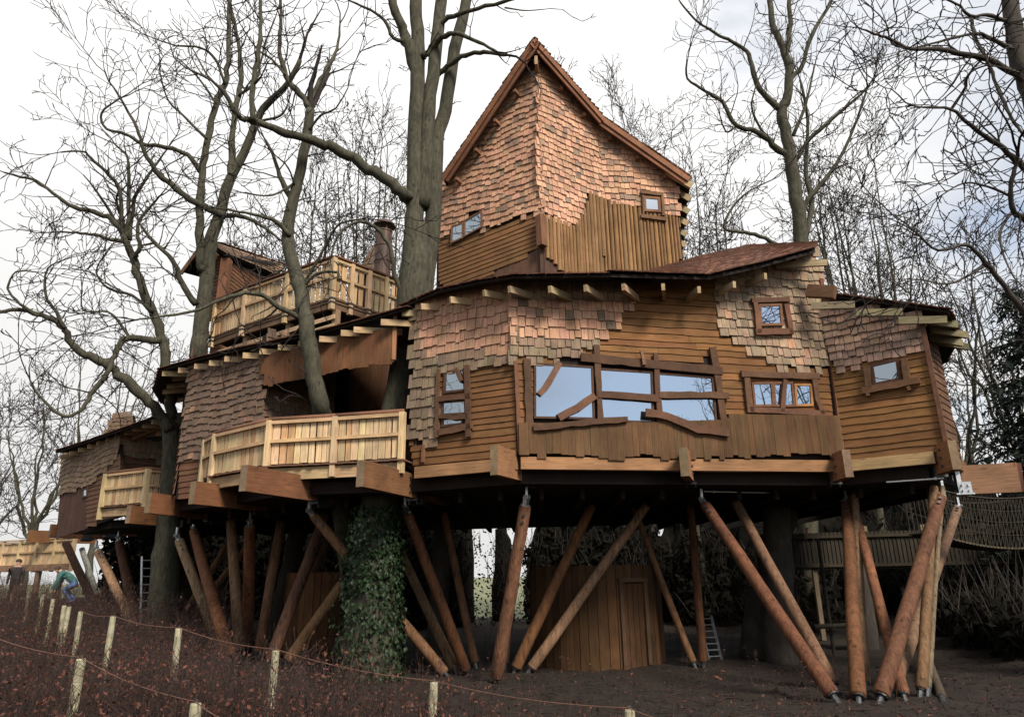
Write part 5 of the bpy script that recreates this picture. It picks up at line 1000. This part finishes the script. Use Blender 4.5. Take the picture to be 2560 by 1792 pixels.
for z in (2.3, 3.2): beam('rail', (L0.x, L0.y - .06, z), (L1.x, L1.y - .06, z), .05, .1, lf, (.045, .035, .022))
for k in range(6): p = L0.lerp(L1, k / 5); beam('post', (p.x, p.y + .1, gh(p.x, p.y)), (p.x, p.y + .1, 3.5), .14, .14, lf, (.15, .11, .07), 'wood_up')
# ------------------------------------------------------------------ stakes and wires in the foreground
def stake(px, py, d, wpx, label):
    t_ = aty(px, py, d); r = wpx * d / FPX / 2 * .88; b = Vector((t_.x + R.uniform(-.03, .03), t_.y, gh(t_.x, t_.y) - .1)); th = thing('fence_post', label, 'stake', b, 'round fence stakes in the young hedge'); n = 5
    mb = MB(); mb.tube([b.lerp(t_, k / n) for k in range(n)] + [t_ - Vector((0, 0, .012)), t_], [r * 1.05] * n + [r, r * .9], 12); mb.build('pole', 'stake_wood', th, smooth=False)
    mb = MB(); q = t_ - Vector((0, 0, .02)); pts = [q + Vector((math.cos(a) * .02, -.0, .02 + math.sin(a) * .03)) for a in (0, .8, 1.57, 2.4, 3.14)]; mb.tube(pts, [.004] * 5, 4); mb.build('staple', 'dark_steel', th); return t_
tp = {}
for k, px, py, d, w_, lb in (('a', 203, 1646, 7.5, 24, 'tallest near stake at lower left, pale green'), ('b', 490, 1757, 6.2, 28, 'near stake cut by the bottom edge left of centre'), ('c', 690, 1625, 9.2, 19, 'stake in front of the posts left of the ivy trunk'), ('d', 447, 1570, 11, 17, 'bark-flecked stake below the grey trunk'), ('e', 283, 1540, 12.5, 15, 'stake under the far left balcony posts'),
                             ('f', 202, 1528, 14.5, 12, 'slim stake left of the far left posts'), ('g', 173, 1516, 16, 11, 'right stake of the close pair at far left'), ('h', 161, 1513, 16.5, 11, 'left stake of the close pair at far left'), ('i', 133, 1497, 19, 10, 'small stake further back at the far left'), ('j', 108, 1486, 21, 9, 'smaller stake near the left edge'), ('k', 76, 1462, 24, 8, 'farthest tiny stake at the left edge'), ('l', 1085, 1704, 8.3, 21, 'stake at the bottom right of the ivy trunk'), ('m', 1574, 1773, 6.7, 26, 'short stake top at the bottom edge below the shed')):
    tp[k] = stake(px, py, d, w_, lb)
def wire(ids, label, extra0=None, extra1=None):
    pts = ([extra0] if extra0 else []) + [tp[i] for i in ids] + ([extra1] if extra1 else []); P = []
    for a, b in zip(pts, pts[1:]):
        for k in range(10): q = k / 10; P.append(a.lerp(b, q) - Vector((0, 0, .05 * 4 * q * (1 - q) - .012)))
    P.append(pts[-1]); mb = MB(); mb.tube(P, [.005] * len(P), 5); tag(mb.build('fence_wire', 'wire'), label, 'wire')
wire('fedclm', 'rusty wire strung along the back row of stakes', None, aty(1800, 1812, 5.6)); wire('ab', 'rusty wire sloping across the lower left corner', aty(-60, 1575, 8.8), aty(640, 1812, 5.3)); wire('ki', 'thin wire between the farthest left stakes')
# ------------------------------------------------------------------ young beech hedge
vs, fs, seg = [], [], []
def leaf(o, s):
    u = Vector(rnd()).normalized(); v = u.orthogonal().normalized(); v.rotate(Matrix.Rotation(R.uniform(0, 6.28), 3, u)); w_ = u.cross(v) * R.uniform(-.4, .4); k = len(vs); vs.extend([o - u * s, o + v * s * .55 + w_ * s, o + u * s, o - v * s * .5 + w_ * s]); fs.append((k, k + 1, k + 2, k + 3))
def whip(x, y, h, leaves, seglist, r=.006, lean=.12, side=2):
    z = gh(x, y); p = Vector((x, y, z - .03)); d = Vector((R.gauss(0, lean), R.gauss(0, lean), 1)).normalized(); n = 5
    for i in range(n):
        d = (d + Vector(rnd()) * .14 + Vector((0, 0, .1))).normalized(); q = p + d * h / n; ra = r * (1 - .7 * i / n); seglist.append((*p, *q, ra, r * (1 - .7 * (i + 1) / n)))
        if i > 0:
            for _ in range(R.randint(0, side)):
                dd = (d + Vector(rnd()) * .6).normalized(); e = q + dd * h * R.uniform(.12, .3); seglist.append((*q, *e, ra * .6, .0025))
                if R.random() < leaves: leaf(e + Vector(rnd()) * .02, R.uniform(.014, .03))
        if i > 0 and R.random() < leaves: leaf(q + Vector(rnd()) * .03, R.uniform(.014, .03))
        p = q
cnt = 0
while cnt < 8500:
    y = 4.2 + 24 * R.random() ** 1.3; x = R.uniform(-1.0, .55) * y * .8
    px = proj((x, y, gh(x, y) + .4))[0]; dens = ss(1500, 300, px) * (1 if y < 10.5 - .0 * x else (.9 if x < -4 - (y - 10) * .35 else .05))
    if y > 12.0 and x > -7 and px > 620: dens *= .12
    if R.random() > dens + .02: continue
    whip(x, y, R.uniform(.5, 1.05) * (1 if px < 900 else .75) * (1.4 if y > 18 else (.7 if y < 6.5 else 1)), .38 if px < 800 else .4, seg, .0052, .16, 3); cnt += 1
o = mesh_obj('beech_hedge', segs_mesh('beech_hedge', seg), 'hedge_stem', kind='stuff'); tag(o, 'dense young beech hedge of thin bare stems covering the left foreground', 'hedge')
o = mesh_obj('hedge_leaves', pyd('hedge_leaves', vs, fs), 'dry_leaf', kind='stuff'); tag(o, 'curled russet leaves clinging to the young hedge', 'leaves')
vs, fs = [], []
for _ in range(5000):
    y = 3.5 + 16 * R.random(); x = R.uniform(-1, 1) * y * .8; leaf(Vector((x, y, gh(x, y) + .012)), R.uniform(.012, .035))
o = mesh_obj('leaf_litter', pyd('leaf_litter', vs, fs), 'dry_leaf', kind='stuff'); tag(o, 'scattered small dead leaves on the dark soil', 'leaf litter')
vs, fs, n0 = [], [], 0
for _ in range(7000):
    y = 3.5 + 15 * R.random(); x = R.uniform(-.9, 1) * y * .8; s = R.uniform(.01, .045) * (1 + 1.3 * (R.random() < .06)); o = Vector((x, y, gh(x, y))); k = len(vs)
    vs += [o + Vector((R.uniform(.6, 1) * s, 0, 0)), o + Vector((0, R.uniform(.6, 1) * s, 0)), o - Vector((R.uniform(.6, 1) * s, 0, 0)), o - Vector((0, R.uniform(.6, 1) * s, 0)), o + Vector((R.uniform(-.3, .3) * s, R.uniform(-.3, .3) * s, s * R.uniform(.5, .9)))]; fs += [(k, k + 1, k + 4), (k + 1, k + 2, k + 4), (k + 2, k + 3, k + 4), (k + 3, k, k + 4)]
o = mesh_obj('soil_clods', pyd('soil_clods', vs, fs), 'soil', kind='stuff'); tag(o, 'crumbs and clods of dark tilled soil', 'soil')
ORD = 'first second third fourth fifth sixth seventh eighth ninth tenth eleventh twelfth thirteenth fourteenth fifteenth sixteenth seventeenth eighteenth nineteenth last'.split()
for io, (px, py, d) in enumerate(sorted(((1432, 1700, 9), (1440, 1730, 7.5), (1552, 1740, 7.5), (1597, 1745, 8), (1634, 1735, 8.4), (1742, 1690, 8.2), (1752, 1735, 8.8), (1876, 1690, 8.6), (1770, 1740, 6.6), (2022, 1740, 7.4), (2080, 1745, 7.6), (2310, 1740, 7.6), (2440, 1750, 7.4), (1225, 1700, 8.6), (1195, 1735, 7.6), (1330, 1745, 7), (1690, 1745, 6.8), (2200, 1770, 7), (1920, 1760, 7), (1500, 1760, 6.4)))):
    p = aty(px, py, d); seg, vs, fs = [], [], []; h = R.uniform(.5, .85); whip(p.x, d, h, .55, seg, .006, .15, 1); b = Vector((p.x, d, gh(p.x, d))); th = thing('beech_whip', 'thin bare beech whip on the open soil, %s of its row counted from the left' % ORD[io], 'sapling', b, 'single beech whips on the open soil')
    mesh_obj('stem', segs_mesh('stem', seg, 4), 'hedge_stem', th)
    if vs: mesh_obj('leaves', pyd('leaves', vs, fs), 'dry_leaf', th)
seg = []
for _ in range(1500):
    y = 5 + 13 * R.random(); x = R.uniform(-.5, 1) * y * .8; a = R.uniform(0, 6.283); l = R.uniform(.06, .45); o = Vector((x, y, gh(x, y) + .012)); e = Vector((x + math.cos(a) * l, y + math.sin(a) * l, 0)); e.z = gh(e.x, e.y) + R.uniform(.01, .06); seg.append((*o, *e, R.uniform(.004, .011), .003))
o = mesh_obj('fallen_twigs', segs_mesh('fallen_twigs', seg, 4), 'hedge_stem', kind='stuff'); tag(o, 'broken twigs and bark chips lying on the soil', 'twigs')
# ------------------------------------------------------------------ people
def person(name_label, loc, yaw, joints, edges, rad, mats, head, cat='person'):
    me = bpy.data.meshes.new('body'); me.from_pydata(joints, edges, []); o = bpy.data.objects.new('body', me); C.objects.link(o)
    sk = o.modifiers.new('skin', 'SKIN'); sk.use_smooth_shade = True; sb = o.modifiers.new('sub', 'SUBSURF'); sb.levels = 1
    for i, r in enumerate(rad): me.skin_vertices[0].data[i].radius = (r, r * .85)
    me.skin_vertices[0].data[0].use_root = True
    dg = bpy.context.evaluated_depsgraph_get(); nm = bpy.data.meshes.new_from_object(o.evaluated_get(dg)); bpy.data.objects.remove(o)
    th = thing('person', name_label, cat, loc); b = bpy.data.objects.new('body', nm); C.objects.link(b); b.parent = th; th.rotation_euler.z = yaw
    for m_ in mats: nm.materials.append(MATS[m_[0]])
    for p in nm.polygons:
        for i, m_ in enumerate(mats):
            if m_[1](p.center): p.material_index = i
    hm = bpy.data.meshes.new('hair'); bm = bmesh.new(); bmesh.ops.create_icosphere(bm, subdivisions=2, radius=.112); bmesh.ops.delete(bm, geom=[v for v in bm.verts if v.co.z < -.01 and v.co.y < .02], context='VERTS'); bm.to_mesh(hm); bm.free(); hm.materials.append(MATS['hair']); ho = bpy.data.objects.new('hair', hm); C.objects.link(ho); ho.parent = th; ho.location = head
J = [(0, 0, .95), (0, 0, 1.2), (0, 0, 1.42), (0, -.01, 1.52), (0, -.02, 1.62), (0, -.025, 1.7), (.2, 0, 1.4), (.25, .02, 1.12), (.24, -.05, .88), (.25, -.06, .78), (-.2, 0, 1.4), (-.25, .02, 1.12), (-.24, -.05, .88), (-.25, -.06, .78), (.1, 0, .9), (.11, -.02, .5), (.11, .02, .08), (.12, -.1, .04), (-.1, 0, .9), (-.11, -.02, .5), (-.11, .02, .08), (-.12, -.1, .04)]
Eg = [(0, 1), (1, 2), (2, 3), (3, 4), (4, 5), (2, 6), (6, 7), (7, 8), (8, 9), (2, 10), (10, 11), (11, 12), (12, 13), (0, 14), (14, 15), (15, 16), (16, 17), (0, 18), (18, 19), (19, 20), (20, 21)]
Rd = [.16, .165, .15, .06, .095, .085, .085, .06, .05, .04, .085, .06, .05, .04, .1, .07, .055, .05, .1, .07, .055, .05]
p = aty(40, 1440, 28); p.z = aty(40, 1398, 28).z - 1.76
person('person in dark clothes standing in the hedge by the walkway at far left', p, .3, J, Eg, Rd, [('cloth_dark', lambda c: True), ('skin', lambda c: c.z > 1.5 or c.z < .0 or (abs(c.x) > .2 and c.z < .86))], (0, .0, 1.68))
J2 = [(0, 0, .62), (0, -.22, .85), (0, -.42, .98), (0, -.5, 1.02), (0, -.58, 1.05), (0, -.66, 1.06), (.2, -.4, .95), (.24, -.5, .65), (.2, -.6, .4), (.2, -.64, .32), (-.2, -.4, .95), (-.24, -.5, .65), (-.2, -.6, .4), (-.2, -.64, .32), (.1, 0, .58), (.13, -.3, .42), (.13, -.02, .08), (.13, -.14, .04), (-.1, 0, .58), (-.13, -.25, .42), (-.13, .05, .08), (-.13, -.08, .04)]
p = aty(186, 1470, 24.5); p.z = aty(186, 1428, 24.5).z - 1.0
person('person in teal top and blue jeans crouching by the far left posts', p, -1.3, J2, Eg, Rd, [('cloth_jeans', lambda c: True), ('cloth_teal', lambda c: c.z > .66 or (abs(c.x) > .15 and c.y < -.4)), ('skin', lambda c: c.y < -.47 and c.z > .95 or (c.y < -.57 and c.z < .42))], (0, -.6, 1.08))
flush()
